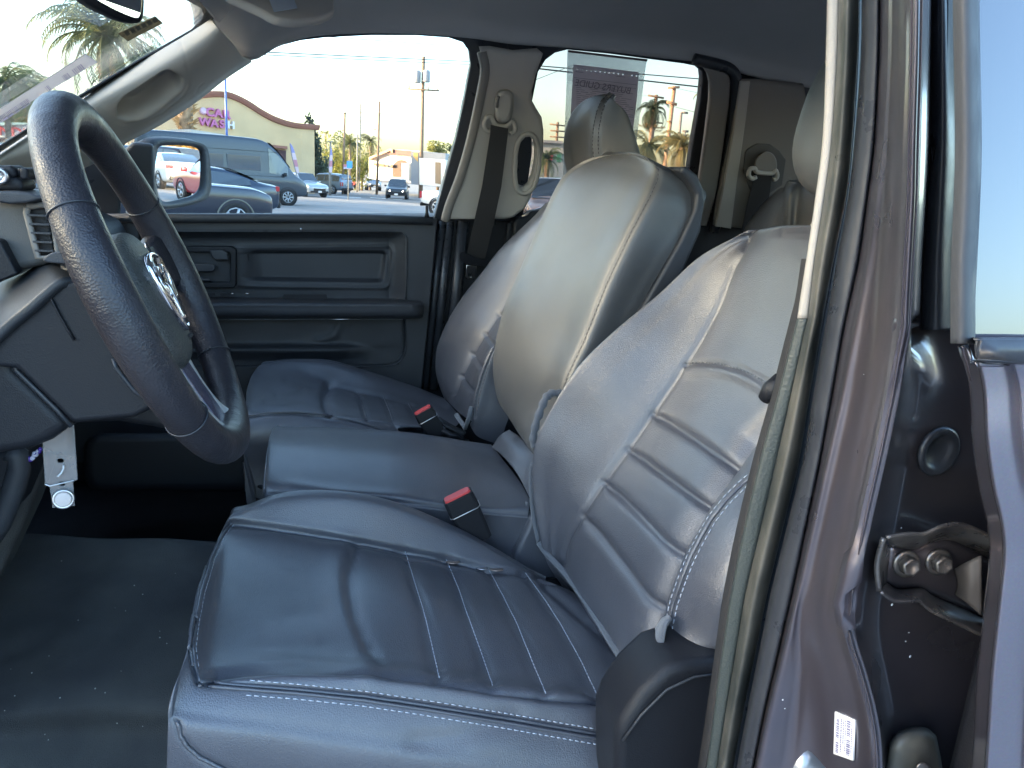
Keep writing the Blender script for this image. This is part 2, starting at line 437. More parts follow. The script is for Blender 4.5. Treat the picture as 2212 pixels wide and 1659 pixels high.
for dy, r in ((0, .0022), (10, .0018)):
    seamtube(b, 'dcush', [(x-dy*.5, y+dy) for x, y in near_seam], r, .001)
seamtube(b, 'dcush', front_seam, .002, .001); seamtube(b, 'dcush', [(x-6, y) for x, y in front_seam[1:-1]], .0017, .001)
seamtube(b, 'dcush', low_seam, .002, .001)
b.build('seam_piping', leather, ds)
b = MB()
stitch(b, 'dcush', [(x, y-11) for x, y in near_seam[1:]]); stitch(b, 'dcush', [(x-8, y+21) for x, y in near_seam[1:]])
stitch(b, 'dcush', [(x+8, y) for x, y in front_seam[1:]], r=.0004)
for l in st_lines: stitch(b, 'dcush', l, gap=.001, r=.00055)
b.build('seam_stitching', thread, ds)
# ---- backrest
BP = V((.33, .87, .94)); BU = V((.352, 0, .936)); BN = V((-.936, 0, .352))
bz = [
 [(1178,1200,1.05),(1192,1208,1.035),(1211,1219,1.01),(1290,1342,.86),(1386,1480,.70),(1408,1466,.68),(1445,1446,.63)],
 [(1151,1060,1.075),(1185,1075,1.05),(1251,1113,.99),(1325,1200,.87),(1411,1309,.735),(1441,1322,.682),(1520,1400,.63)],
 [(1156,962,1.075),(1200,975,1.05),(1298,1041,.985),(1372,1108,.87),(1453,1190,.745),(1482,1222,.678),(1560,1280,.62)],
 [(1190,885,1.075),(1238,900,1.05),(1352,970,.98),(1430,1022,.87),(1513,1083,.75),(1545,1108,.686),(1610,1160,.63)],
 [(1250,791,1.07),(1298,818,1.04),(1405,893,.98),(1487,943,.87),(1575,1000,.755),(1608,1030,.698),(1660,1070,.65)],
 [(1330,713,1.06),(1372,740,1.035),(1470,795,.98),(1560,830,.87),(1650,890,.765),(1690,925,.72),(1740,970,.66)],
 [(1423,636,1.05),(1458,652,1.03),(1533,690,.98),(1625,710,.87),(1720,740,.77),(1760,765,.73),(1800,790,.68)],
 [(1507,559,1.035),(1532,568,1.02),(1578,577,.985),(1670,588,.87),(1770,600,.77),(1805,610,.73),(1840,625,.68)],
 [(1582,518,1.01),(1598,520,1.0),(1612,526,.98),(1687,520,.87),(1775,522,.78),(1812,530,.74),(1845,545,.70)],
 [(1630,499,.99),(1640,497,.98),(1650,494,.97),(1692,488,.87),(1752,487,.79),(1790,490,.76),(1815,500,.72)],
]
net = [U(*r) for r in bz]
if DBG:
    for r in net: print([round((p-BP).dot(BN), 3) for p in r])
net.insert(0, [p-BU*.04-BN*.05 for p in net[0]])
for r in net:
    r.insert(0, r[0]-BN*.05+V((0, .004, 0))); r.insert(0, r[0]-BN*.06-V((0, .02, 0)))
    r.append(r[-1]-BN*.05-V((0, .006, 0))); r.append(r[-1]-BN*.06+V((0, .02, 0)))
net.append([p-BN*.045+BU*.006 for p in net[-1]]); net.append([p-BN*.05-BU*.03 for p in net[-1]]); net.append([p-BN*.01-BU*.5 for p in net[-1]])
far_b = [(1614,505),(1600,540),(1578,577),(1548,660),(1507,738),(1477,785),(1405,893),(1352,970),(1298,1041),(1251,1113),(1225,1160),(1214,1190),(1211,1219)]
near_b = [(1690,880),(1667,904),(1614,946),(1575,1000),(1513,1083),(1453,1190),(1425,1270),(1405,1330),(1392,1400),(1386,1475)]
up_c = [(1477,785),(1505,783),(1536,784),(1567,788),(1596,797),(1630,812),(1661,832)]
def cut(l, a, b):
    q = dense(l, 4); n = len(q); return q[int(n*a):max(int(n*a)+2, int(n*(1-b)))]
gr = [[(1407,893),(1440,910),(1500,948),(1575,1000)],[(1354,970),(1390,992),(1450,1038),(1513,1084)],
      [(1300,1041),(1335,1068),(1395,1127),(1453,1190)],[(1253,1113),(1290,1150),(1350,1228),(1409,1308)]]
pipe = [(1700,985),(1638,1014),(1600,1045),(1566,1079),(1535,1118),(1513,1156),(1490,1200),(1471,1246),(1452,1300),(1442,1345),(1438,1398)]
G = [(far_b,5,.005),(far_b,16,.004),(near_b,10,.010),(up_c,4,.004),([(x+4,y+16) for x,y in up_c],12,-.003),(pipe,5,.003),([(1438,1398),(1490,1405),(1560,1408)],4,.004)]+[(l,4.5,.0045) for l in gr]+[(cut(l, .12, .04),12,.004) for l in gr]+[(near_b,22,.008)]
surf('backrest', net, 20, 24, leather, ds, grooves=G, wr=(.0005, 12), key='dback', thick=0)
b = MB(); stitch(b, 'dback', [(x+12, y+8) for x, y in pipe]); stitch(b, 'dback', [(x-3, y-4) for x, y in pipe], r=.0005)
b.build('seam_stitching', thread, ds)
b = MB(); seamtube(b, 'dback', [(x+4, y+3) for x, y in pipe], .0022, .001)
stitch(b, 'dback', up_c, r=.0006); b.build('seam_piping', leather, ds)
# soft cloth edge of the cover along the foot of the backrest, and the cloth flap at its near corner
b = MB()
L_ = [at(x, y, Y=yy) for x, y, yy in ((1164,1172,1.06),(1180,1195,1.045),(1215,1232,1.0),(1262,1294,.92),(1322,1390,.80),(1383,1480,.70),(1392,1498,.69))]
b.tube(cr([np.array(p) for p in L_], 5), .0045, 8)
L_ = [at(x, y, Y=yy) for x, y, yy in ((1164,1172,1.07),(1152,1110,1.085),(1147,1040,1.09),(1150,1000,1.09))]
b.tube(cr([np.array(p) for p in L_], 5), .004, 8); b.build('cover_edge_cloth', fleece, ds)
flap = [[(1442,1327,.672),(1425,1338,.672),(1408,1375,.672),(1400,1420,.675),(1393,1462,.68)],
        [(1447,1330,.655),(1432,1345,.65),(1420,1380,.65),(1412,1420,.655),(1408,1465,.66)],
        [(1448,1334,.65),(1440,1350,.645),(1434,1390,.645),(1428,1430,.645),(1440,1452,.65)],
        [(1450,1400,.655),(1470,1410,.64),(1500,1415,.64),(1540,1408,.64),(1545,1405,.66)]]
surf('cover_flap', [U(*r) for r in flap[:3]], 6, 6, fleece, ds, wr=(.002, 30), key='flap', thick=.003)
b = MB(); pts = U((1432,1425,.64),(1470,1422,.638),(1545,1424,.64)); b.tube(pts, .006, 8, sq=(1, 1.3)); b.build('cover_hem', fleece, ds)
# plastic side shield below the backrest
sh = [(1331,1600),(1345,1560),(1385,1500),(1440,1448),(1490,1432),(1560,1428),(1600,1440),(1600,1800),(1331,1800)]
slab(sh, .605, .68, 'side_shield', plastd, ds, .012)
b = MB(); b.tube(U((1345,1600,.603),(1385,1545,.603),(1440,1490,.603),(1500,1462,.603),(1560,1455,.603)), .0015, 6); b.build('shield_line', plast, ds)
b = MB(); b.box((.13, .86, .79), (.40, .30, .1)); b.box((.14, .86, .71), (.46, .34, .05)); b.build('seat_base', plastd, ds, .02)
# recline lever knob poking past the pillar trim
b = MB(); b.tube(U((1650,862,.60),(1665,845,.595),(1690,820,.59)), [.006, .009, .008], 10); b.build('recline_lever', plastd, ds)
# headrest
vs, fs = blob((.628, .825, 1.590), (.058, .148, .110), 2.7, Matrix.Rotation(math.radians(12), 3, 'Y'), 40, 28)
b = MB(); b.add(vs, fs, True); b.build('headrest', leather_soft, ds)
for y_ in (.775, .90): b = MB(); b.lathe((.61, y_, 1.445), (.25, 0, .97), [(.014, 0), (.016, .006), (.012, .03)]); b.build('headrest_guide', beige, ds)
# ---------------------------------------------------------------- centre seat
cs = empty('centre_seat', (.2, 1.25, .8), T)
cc = [
 [(577,1085,1.10),(585,1100,1.10),(740,1130,1.10),(900,1135,1.10),(1040,1140,1.10),(1140,1150,1.10)],
 [(573,1050,1.102),(584,1068,1.10),(740,1070,1.10),(900,1088,1.10),(1040,1103,1.10),(1141,1110,1.10)],
 [(574,1020,1.125),(590,1030,1.125),(740,1046,1.125),(900,1060,1.125),(1050,1080,1.125),(1143,1078,1.125)],
 [(578,970,1.22),(600,965,1.23),(740,975,1.23),(900,990,1.23),(1020,1010,1.23),(1115,1030,1.21)],
 [(584,938,1.34),(612,930,1.345),(740,936,1.35),(900,950,1.35),(1000,965,1.35),(1080,985,1.33)],
 [(592,927,1.39),(618,924,1.39),(740,926,1.39),(900,938,1.39),(1000,953,1.39),(1062,963,1.39)],
 [(600,935,1.41),(620,932,1.41),(740,936,1.41),(900,948,1.41),(1000,965,1.41),(1062,975,1.41)],
]
net = [U(*r) for r in cc]; net.insert(0, [p-V((0, -.005, .14)) for p in net[0]]); net.append([p-V((0, 0, .1)) for p in net[-1]])
for r in net: f = r[0]; r.insert(0, V((f.x+.003, f.y, f.z-.06))); r.insert(0, V((f.x+.008, f.y, f.z-.14)))
surf('seat_cushion', net, 12, 10, leather, cs, grooves=[([(584,1068),(740,1072),(900,1090),(1040,1105),(1141,1112)],4,.002),([(950,1095),(1010,1060)],30,.002),([(620,1045),(750,1062),(880,1070)],10,-.002)], wr=(.0014, 14), key='ccush', thick=0)
# leather roll at the back of the centre cushion
rl = [[(1062,966,1.37),(1080,940,1.37),(1100,928,1.37)],[(1086,985,1.29),(1105,962,1.29),(1128,948,1.30)],[(1116,1022,1.2),(1135,1005,1.2),(1156,985,1.2)],[(1144,1075,1.12),(1152,1050,1.12),(1165,1030,1.12)]]
surf('cushion_roll', [U(*r) for r in rl], 8, 8, leather, cs, key='croll')
b = MB(); b.tube(U((1140,1085,1.115),(1136,1100,1.11),(1141,1118,1.11),(1130,1160,1.105),(1112,1195,1.10)), .004, 8); b.tube(U((1142,1120,1.10),(1165,1135,1.10),(1180,1180,1.10)), .003, 8); b.build('cover_edge_cloth', fleece, cs)
slab([(1020,1085),(1142,1118),(1150,1250),(1000,1250)], 1.11, 1.14, 'side_cover', leather, cs, .006)
slab([(1112,1195),(1135,1150),(1150,1115),(1168,1130),(1190,1215),(1240,1250),(1100,1260)], 1.085, 1.12, 'hinge_cover', leather, cs, .008)
mz = [
 [(1152,972,1.13),(1135,955,1.2),(1110,920,1.30),(1092,893,1.38),(1088,885,1.40)],
 [(1200,900,1.125),(1165,880,1.2),(1110,860,1.30),(1076,845,1.39),(1073,840,1.415)],
 [(1225,815,1.125),(1180,800,1.2),(1120,785,1.30),(1075,775,1.395),(1071,770,1.42)],
 [(1262,735,1.125),(1215,715,1.2),(1150,690,1.30),(1097,673,1.40),(1093,668,1.425)],
 [(1312,610,1.125),(1260,595,1.2),(1200,580,1.30),(1145,564,1.405),(1140,560,1.43)],
 [(1360,508,1.125),(1310,495,1.2),(1245,480,1.30),(1185,466,1.405),(1181,462,1.43)],
 [(1404,425,1.13),(1355,408,1.2),(1290,395,1.30),(1225,390,1.40),(1221,388,1.42)],
 [(1421,388,1.14),(1385,365,1.2),(1330,352,1.29),(1272,352,1.38),(1262,355,1.40)],
 [(1422,362,1.15),(1395,346,1.2),(1360,335,1.27),(1320,335,1.34),(1300,340,1.37)],
 [(1405,345,1.17),(1390,338,1.2),(1370,332,1.25),(1345,332,1.30),(1330,334,1.33)],
]
net = [U(*r) for r in mz]
for i, r in enumerate(net):
    k = min(1, .35+i*.085)
    r.insert(0, r[0]-BN*.072*k); r.insert(0, r[0]-BN*.02+V((0, .003, 0)))
    r.append(r[-1]-BN*.10*k)
net.insert(0, [p-BU*.02-BN*.05 for p in net[0]]); l_ = net[-1]; net.append([l_[0], l_[0]]+[p-BN*.085 for p in l_[2:-1]]+[l_[-1]])
seamm = [(1152,972),(1200,900),(1225,815),(1262,735),(1312,610),(1360,508),(1404,425),(1421,388),(1422,362),(1405,345)]
surf('backrest', net, 12, 12, leather_soft, cs, grooves=[(seamm,4,.0025),([(1225,470),(1330,400),(1360,340)],30,-.001)], wr=(.0015, 10), key='cback', thick=0)
b = MB(); stitch(b, 'cback', seamm, r=.0004); b.build('seam_stitching', threadd, cs)
bb = [(1262,760),(1330,640),(1400,520),(1440,430),(1452,380),(1440,352),(1400,340),(1440,344),(1480,352),(1508,378),(1522,410),(1522,440),(1505,490),(1468,560),(1420,640),(1350,760)]
bb = [(1468,368),(1490,392),(1505,420),(1500,455),(1470,520),(1430,590),(1395,650),(1330,760),(1360,760),(1430,660),(1480,580),(1515,500),(1524,440),(1521,408),(1508,378),(1482,357)]
slab(bb, 1.12, 1.26, 'back_board', plast, cs, .012)
# torn cloth edge beside the centre backrest
b = MB()
pts = U((1212,850,1.11),(1190,850,1.11),(1178,862,1.105),(1166,890,1.10),(1155,925,1.10),(1152,955,1.10),(1160,966,1.10))
b.tube(cr([np.array(p) for p in pts], 4), [.006+.0015*math.sin(i*2.1) for i in range(25)], 8); b.build('torn_cover_cloth', fleece, cs)
# ---------------------------------------------------------------- passenger seat
ps = empty('passenger_seat', (.2, 1.68, .8), T)
pc = [
 [(528,990,1.47),(540,1010,1.47),(640,1030,1.47),(760,1040,1.47),(860,1050,1.47),(960,1060,1.47),(1040,1070,1.47)],
 [(524,930,1.465),(536,945,1.46),(640,950,1.46),(760,965,1.46),(860,985,1.46),(960,1000,1.46),(1040,1010,1.47)],
 [(527,897,1.485),(536,898,1.48),(580,893,1.48),(640,892,1.48),(700,899,1.48),(790,914,1.48),(860,930,1.49)],
 [(530,880,1.52),(545,884,1.515),(600,885,1.515),(670,887,1.515),(740,892,1.52),(830,905,1.52),(960,925,1.52)],
 [(532,850,1.62),(550,850,1.63),(610,848,1.64),(680,848,1.66),(760,862,1.66),(860,882,1.65),(990,915,1.62)],
 [(540,820,1.74),(562,812,1.76),(630,808,1.78),(710,830,1.78),(780,845,1.77),(870,862,1.76),(985,890,1.74)],
 [(552,800,1.80),(575,790,1.82),(640,780,1.84),(710,790,1.84),(780,806,1.84),(870,834,1.84),(960,862,1.82)],
 [(560,796,1.82),(590,785,1.85),(640,778,1.87),(710,783,1.87),(780,800,1.87),(870,829,1.87),(950,858,1.85)],
 [(566,800,1.84),(592,792,1.87),(640,788,1.89),(710,792,1.89),(780,810,1.89),(870,840,1.89),(950,870,1.87)],
]
net = [U(*r) for r in pc]; net.append([p-V((0, 0, .15)) for p in net[-1]])
net.insert(0, [p-V((0, 0, .06)) for p in net[0]])
for r in net: f = r[0]; r.insert(0, V((f.x+.005, f.y, f.z-.06))); r.insert(0, V((f.x+.02, f.y, f.z-.13)))
pseam = [(536,898),(580,891),(640,889),(700,896),(750,905),(800,918),(830,930)]
pin = [(712,832),(700,850),(702,870),(712,889)]
pst = [[(771,845),(782,875),(793,908)],[(828,857),(842,890),(853,924)],[(882,872),(900,905)]]
surf('seat_cushion', net, 16, 14, leather, ps, grooves=[(pseam,4,.004),(pseam,12,.003),(pin,4,.006),(pin,12,.006),([(712,832),(771,845),(828,857),(882,872),(940,890)],4,.004)]+[(l,3.5,.004) for l in pst]+
     [([(575,870),(620,862),(680,868)],8,.002),([(600,850),(650,840)],8,.002),([(620,820),(680,835)],8,.002)], wr=(.002, 14), key='pcush', thick=0)
b = MB(); seamtube(b, 'pcush', pseam, .0022, .001)
for l in pst: stitch(b, 'pcush', l, r=.0008)
b.build('seam_piping', leather, ps)
pb = [
 [(1035,945,1.50),(1018,925,1.51),(1012,908,1.54),(1003,900,1.62),(985,885,1.71),(968,868,1.80),(962,862,1.84)],
 [(1045,905,1.49),(1022,885,1.495),(1014,868,1.54),(1000,858,1.62),(977,852,1.71),(958,830,1.80),(946,820,1.87)],
 [(1062,860,1.49),(1028,840,1.495),(1018,842,1.54),(1010,828,1.62),(992,811,1.71),(962,790,1.81),(941,790,1.885)],
 [(1080,805,1.49),(1045,785,1.495),(1033,790,1.54),(1028,775,1.62),(1016,764,1.71),(975,735,1.81),(945,748,1.89)],
 [(1100,750,1.49),(1074,730,1.495),(1061,741,1.54),(1053,728,1.62),(1043,719,1.70),(1000,690,1.80),(968,692,1.885)],
 [(1130,700,1.49),(1112,675,1.50),(1094,691,1.54),(1082,683,1.62),(1072,676,1.70),(1035,640,1.80),(1003,636,1.88)],
 [(1165,630,1.49),(1150,610,1.50),(1138,618,1.55),(1125,612,1.62),(1110,610,1.70),(1078,585,1.78),(1040,590,1.87)],
 [(1200,560,1.50),(1185,545,1.52),(1172,545,1.56),(1155,548,1.63),(1142,540,1.70),(1112,525,1.77),(1085,535,1.855)],
 [(1235,480,1.51),(1222,470,1.54),(1210,465,1.58),(1192,464,1.66),(1180,462,1.70),(1165,462,1.75),(1155,470,1.82)],
 [(1242,440,1.55),(1237,435,1.57),(1230,432,1.60),(1218,430,1.66),(1200,431,1.70),(1192,434,1.74),(1188,440,1.77)],
]
net = [U(*r) for r in pb]; net.append([p-BN*.05 for p in net[-1]])
for r in net:
    r.insert(0, r[0]-BN*.05); r.append(r[-1]-BN*.05); r.append(r[-1]-BN*.05-V((0, .02, 0)))
pfar = [(1188,446),(1153,518),(1133,565),(1110,610),(1072,676),(1043,719),(1016,764),(992,811),(977,854)]
pnear = [(1155,600),(1125,655),(1100,690),(1066,740),(1038,790),(1022,842),(1016,875),(1014,910)]
pst2 = [(1135,640),(1108,690),(1085,725),(1062,765),(1045,810),(1032,855),(1026,900)]
pg = [[(1072,676),(1094,691)],[(1043,719),(1062,741)],[(1016,764),(1035,790)],[(992,811),(1018,843)]]
surf('backrest', net, 16, 18, leather, ps, grooves=[(pfar,4,.005),(pfar,11,.006),(pnear,3.5,.006),(pst2,3,.003),([(1113,608),(1130,603),(1142,608)],3,.003)]+[(l,3.5,.007) for l in pg], wr=(.001, 10), key='pback', thick=0)
b = MB(); stitch(b, 'pback', [(x-4, y) for x, y in pst2]); stitch(b, 'pback', [(x+4, y) for x, y in pst2]); b.build('seam_stitching', threadd, ps)
b = MB(); pts = U((985,895,1.55),(1005,925,1.52),(1012,905,1.50),(1018,880,1.495)); b.tube(pts, .005, 8); b.build('cover_edge_cloth', fleece, ps)
ph = [
 [(1300,206,1.70),(1306,203,1.69),(1318,202,1.68),(1324,203,1.675),(1330,206,1.67)],
 [(1262,218,1.80),(1275,212,1.76),(1292,212,1.71),(1308,218,1.66),(1325,216,1.62)],
 [(1238,242,1.84),(1252,238,1.80),(1275,238,1.72),(1298,246,1.655),(1348,240,1.60)],
 [(1223,275,1.86),(1240,272,1.81),(1268,272,1.73),(1290,284,1.65),(1362,278,1.59)],
 [(1217,312,1.86),(1238,312,1.81),(1268,314,1.73),(1289,318,1.65),(1373,320,1.585)],
 [(1219,345,1.85),(1240,348,1.81),(1268,350,1.73),(1291,348,1.65),(1381,350,1.585)],
 [(1226,372,1.84),(1245,382,1.80),(1270,388,1.73),(1294,380,1.65),(1386,380,1.60)],
 [(1240,400,1.80),(1255,405,1.77),(1275,410,1.72),(1300,405,1.66),(1380,405,1.62)],
]
net = [U(*r) for r in ph]
for i, r in enumerate(net): f = (.12, .6)[i] if i < 2 else 1; r.insert(0, r[0]-BN*.03*f); r.insert(0, r[0]-BN*.03*f-V((0, .03*f, 0))); r.append(r[-1]-BN*.02*f+V((0, .04*f, 0)))
net.insert(0, capr(net[0]))
surf('headrest', net, 10, 10, leather_soft, ps, grooves=[([(1318,203),(1306,216),(1296,240),(1289,275),(1287,310),(1290,345),(1294,372),(1300,400)],3.5,.004)], key='phead', thick=0)
sm_ = [(1316,206),(1304,218),(1294,242),(1287,277),(1285,312),(1288,345),(1292,372)]
b = MB(); stitch(b, 'phead', [(x-5, y) for x, y in sm_], r=.0007); stitch(b, 'phead', [(x+7, y) for x, y in sm_], r=.0007); b.build('seam_stitching', threadd, ps)
for y_ in (1.72, 1.62): b = MB(); b.tube([(.56, y_, 1.40), (.57, y_, 1.5)], .007); b.build('headrest_post', metal, ps)
b = MB(); b.box((.13, 1.68, .80), (.40, .3, .12)); b.build('seat_base', plastd, ps, .02)
b = MB(); b.tube(U((527,1000,1.5),(528,1025,1.5),(545,1045,1.5),(572,1055,1.45)), .004, 8); b.build('slide_bar', plastd, ps)
# ---------------------------------------------------------------- buckles
def buckle(name_lbl, top, wx, w2, length_to, Yc, s):
    e = empty('seatbelt_buckle', at(*length_to, Y=Yc), T); e['label'] = name_lbl
    a = at(top[0][0], top[0][1], Y=Yc); c = at(top[1][0], top[1][1], Y=Yc); bt = at(*length_to, Y=Yc)
    ax = (bt-(a+c)/2).normalized(); wd = (c-a); w = wd.length; wd = (wd-ax*wd.dot(ax)).normalized(); n = ax.cross(wd).normalized()
    if n.y > 0: n = -n
    m = (a+c)/2; L0 = (bt-m).length
    def sec(t, hw, ht): return [m+ax*t+wd*x*hw+n*y*ht for x, y in ((-1, -.7), (-.8, -1), (.8, -1), (1, -.7), (1, .7), (.8, 1), (-.8, 1), (-1, .7))]
    b = MB(); th = w*.26
    b.loft([sec(0, w*.5, th), sec(L0*.3, w*.52, th*1.05), sec(L0*.31, w*.50, th), sec(L0*.75, w*.47, th*.9), sec(L0*1.0, w*.44, th*.8)], smooth=False)
    b.build('housing', plastd, e, .0015)
    b = MB(); b.loft([sec(-.0035, w*.44, th*.72), sec(.006, w*.46, th*.78)], smooth=False); b.build('release_button', redm, e, .001)
    b = MB(); rim = sec(L0*.32, w*.525, th*1.08); b.tube(rim+[rim[0]], .0008, 6); b.build('seam_line', metal, e)
buckle('black belt buckle with red button beside the driver cushion', ((958,1086),(1018,1056)), 0, 0, (1035,1165), 1.07, 1)
buckle('black belt buckle with red button on the passenger cushion', ((893,893),(934,880)), 0, 0, (945,940), 1.46, 1)
b = MB(); b.tube(U((945,905,1.48),(965,918,1.47),(1003,938,1.45)), .010, 8, sq=(1, .5)); b.tube(U((945,925,1.46),(975,940,1.45),(1000,945,1.45)), .006, 8)
b.build('belt_anchor_arm', plastd, T)
# ---------------------------------------------------------------- cab shell, passenger side
PWn = V((0, -.94, -.34)).normalized(); PWo = V((0, 2.0, 1.38))
def pw(off): return (PWo+PWn*off, PWn)              # off > 0 comes into the cab
W1 = [(255,470),(258,330),(275,304),(300,290),(345,262),(400,225),(440,198),(485,168),(540,130),(575,112),(610,98),(650,88),(700,82),(800,77),(900,77),(970,82),(1000,92),(1014,112),(1017,140),(1003,215),(985,300),(960,390),(938,469)]
W2 = [(1128,480),(1140,400),(1150,330),(1149,260),(1150,220),(1163,156),(1179,130),(1199,115),(1226,108),(1318,117),(1401,128),(1477,138),(1503,143),(1516,154),(1518,171),(1513,220),(1498,303),(1485,390),(1470,480)]
pd = empty('passenger_door', (-.1, 2.0, .9), T)
# upper door and window frames
o = plate('door_window_frame', [(180,520),(180,250),(330,200),(540,50),(1080,30),(1100,110),(1085,300),(1070,520)], [W1], pw(-.03), .03, rubber, pd, .004)
rd = empty('rear_passenger_door', (.6, 2.0, .9), T)
plate('door_window_frame', [(1060,530),(1060,30),(1880,60),(1880,560)], [W2], pw(-.036), .03, rubber, rd, .004)
g = plate('window_glass', [(250,480),(250,250),(545,100),(1040,60),(1030,200),(975,480)], [], pw(-.05), .004, wglass, pd, .001)
g = plate('window_glass', [(1085,490),(1095,80),(1560,120),(1520,490)], [], pw(-.056), .004, tglass, rd, .001)
# headliner: side band then roof, a smooth shell
xs = [(-.42, 1.50), (-.2, 1.7), (0, 1.79), (.3, 1.8), (.65, 1.8), (1.0, 1.79), (1.3, 1.77)]
hl_line = [(420,60),(470,92),(540,127),(610,92),(700,72),(860,68),(1010,78),(1110,92),(1230,100),(1330,110),(1430,122),(1540,135),(1620,160),(1740,185),(1850,200)]
b = MB()
low = [at(x, y, pl=pw(.0)) for x, y in hl_line]
rows = [[p+V((0, .02, -.0)) for p in low], low, [V((p.x, p.y-.03, p.z+.035)) for p in low]]
top = []
def zr(x, y):   # roof height
    return 1.895-.10*max(0, (-.0-x))**1.3*1.5-.05*((y-1.12)/.75)**2-.02*max(0, x-.8)
for k in (1.66, 1.45, 1.12, .8, .6):
    rows.append([V((p.x, k, zr(p.x, k))) for p in low])
rows.append([V((p.x, .50, zr(p.x, .5)-.03)) for p in low]); rows.append([V((p.x, .47, zr(p.x, .5)-.09)) for p in low])
surf('headliner', rows, 4, 4, headl, T, thick=.012, key='head')
# windscreen header
hd = empty('windscreen', (-.6, 1.1, 1.6), T)
# windscreen plane: through A pillar top and base on the passenger side, lateral axis across the cab
wa = at(455, 30, Y=1.80); wb = at(60, 285, Y=1.80); wn = V((0, 1, 0)).cross(wb-wa).normalized()
if wn.x > 0: wn = -wn
wn = -wn if wn.dot(CC-wa) < 0 else wn
WP = (wa, wn)
if DBG: print('[windscreen', wa, wb, wn)
wdir = (wb-wa).normalized()
def wp(y, s): return V((wa.x, y, wa.z))+wdir*s
b = MB(); q = [wp(1.86, -.06), wp(.4, -.06), wp(.3, .95), wp(1.95, .95)]
b.add(q+[p+wn*-.005 for p in q], [(0, 1, 2, 3), (7, 6, 5, 4), (0, 4, 5, 1), (1, 5, 6, 2), (2, 6, 7, 3), (3, 7, 4, 0)])
b.build('windscreen_glass', wglass, hd)
# black ceramic border with the rounded upper corner
co_ = [(330,-60),(480,-60),(470,30),(455,52),(420,75),(300,140),(162,222),(0,330),(-100,395),(-100,385),(0,318),(150,222),(300,132),(415,66),(436,45),(440,32),(434,18),(405,2),(330,-20)]
plate('dark_border', co_, [], (wa+wn*.004, wn), .003, rubber, hd, .0005)
co_ = [(200,-70),(480,-70),(455,35),(440,38),(432,20),(405,4),(330,-14),(200,-40)]
b = MB(); b.loft([[wp(y, -.10)+wn*.02, wp(y, .0)+wn*.015, wp(y, .0)-wn*.02, wp(y, -.10)-wn*.02] for y in (1.84, 1.5, 1.0, .5)], smooth=False); b.build('header_panel', headl, hd, .005)
# A pillar trim
ap_ = [
 [(-60,362,1.84),(0,325,1.83),(60,287,1.82),(162,219,1.81),(256,163,1.80),(357,103,1.79),(417,67,1.785),(457,40,1.78)],
 [(-50,372,1.80),(5,338,1.79),(75,300,1.78),(180,235,1.77),(280,182,1.765),(375,128,1.76),(435,88,1.755),(470,60,1.75)],
 [(-20,385,1.80),(20,355,1.80),(110,330,1.80),(225,268,1.80),(310,228,1.80),(395,172,1.79),(460,122,1.78),(500,90,1.78)],
 [(0,420,1.86),(50,395,1.86),(170,350,1.87),(262,302,1.87),(335,263,1.86),(412,212,1.86),(480,160,1.85),(525,124,1.84)],
 [(5,425,1.93),(60,400,1.93),(190,356,1.94),(266,308,1.94),(342,268,1.93),(417,220,1.92),(485,167,1.90),(541,130,1.88)],
]
slot = [(253,255),(251,238),(256,222),(270,206),(300,188),(340,160),(352,152),(365,150),(385,160),(396,170),(397,188),(390,200),(370,215),(340,240),(320,253),(300,260),(275,260)]
net = [U(*r) for r in ap_]; net.append([p+V((0, .03, 0)) for p in net[-1]]); net.insert(0, [p+V((0, .03, .0)) for p in net[0]])
apo = surf('windscreen_pillar_trim', net, 22, 22, beige, T, dents=[(slot, 14, .045)], grooves=[([(390,88),(400,120),(407,155),(408,185),(395,210),(350,245),(310,265),(270,268),(240,255),(215,225),(195,207)],2,.0015),([(457,40),(490,75),(541,130)],2,.002),([(455,175),(440,178),(428,190),(424,203),(433,207),(448,200)],1.5,.001)], key='apil')
# B pillar trim with grab handle opening
bp_out = [(1037,104),(1060,103),(1110,112),(1163,108),(1175,118),(1160,160),(1150,200),(1150,218),(1160,236),(1172,256),(1176,285),(1175,330),(1168,370),(1156,400),(1148,430),(1135,452),(1110,472),(1090,476),(962,476),(975,440),(1000,370),(1020,290),(1037,200),(1046,140)]
hole = [(1120,355),(1120,330),(1126,310),(1136,299),(1146,298),(1154,306),(1157,325),(1156,350),(1150,380),(1142,400),(1132,407),(1122,404),(1117,392)]
bt = empty('centre_pillar_trim', (.4, 1.9, 1.4), T)
plate('upper_panel', bp_out, [hole], pw(.035), .028, beige, bt, .010)
b = MB()
ln = [at(x, y, pl=pw(.038)) for x, y in crc([(1112,380),(1113,340),(1120,305),(1134,290),(1150,292),(1161,310),(1165,340),(1162,375),(1152,405),(1135,418),(1118,410)], 3)]
b.tube(ln, .006, 8, closed=True); b.build('grab_handle_rim', beige, bt)
b = MB()
for pts in ([(1041,112),(1048,150),(1040,200),(1018,300),(995,380),(972,440),(962,476)],):
    b.tube([at(x, y, pl=pw(.03)) for x, y in cr2(pts, 4)], .012, 8)
b.build('window_side_roll', beiged, bt)
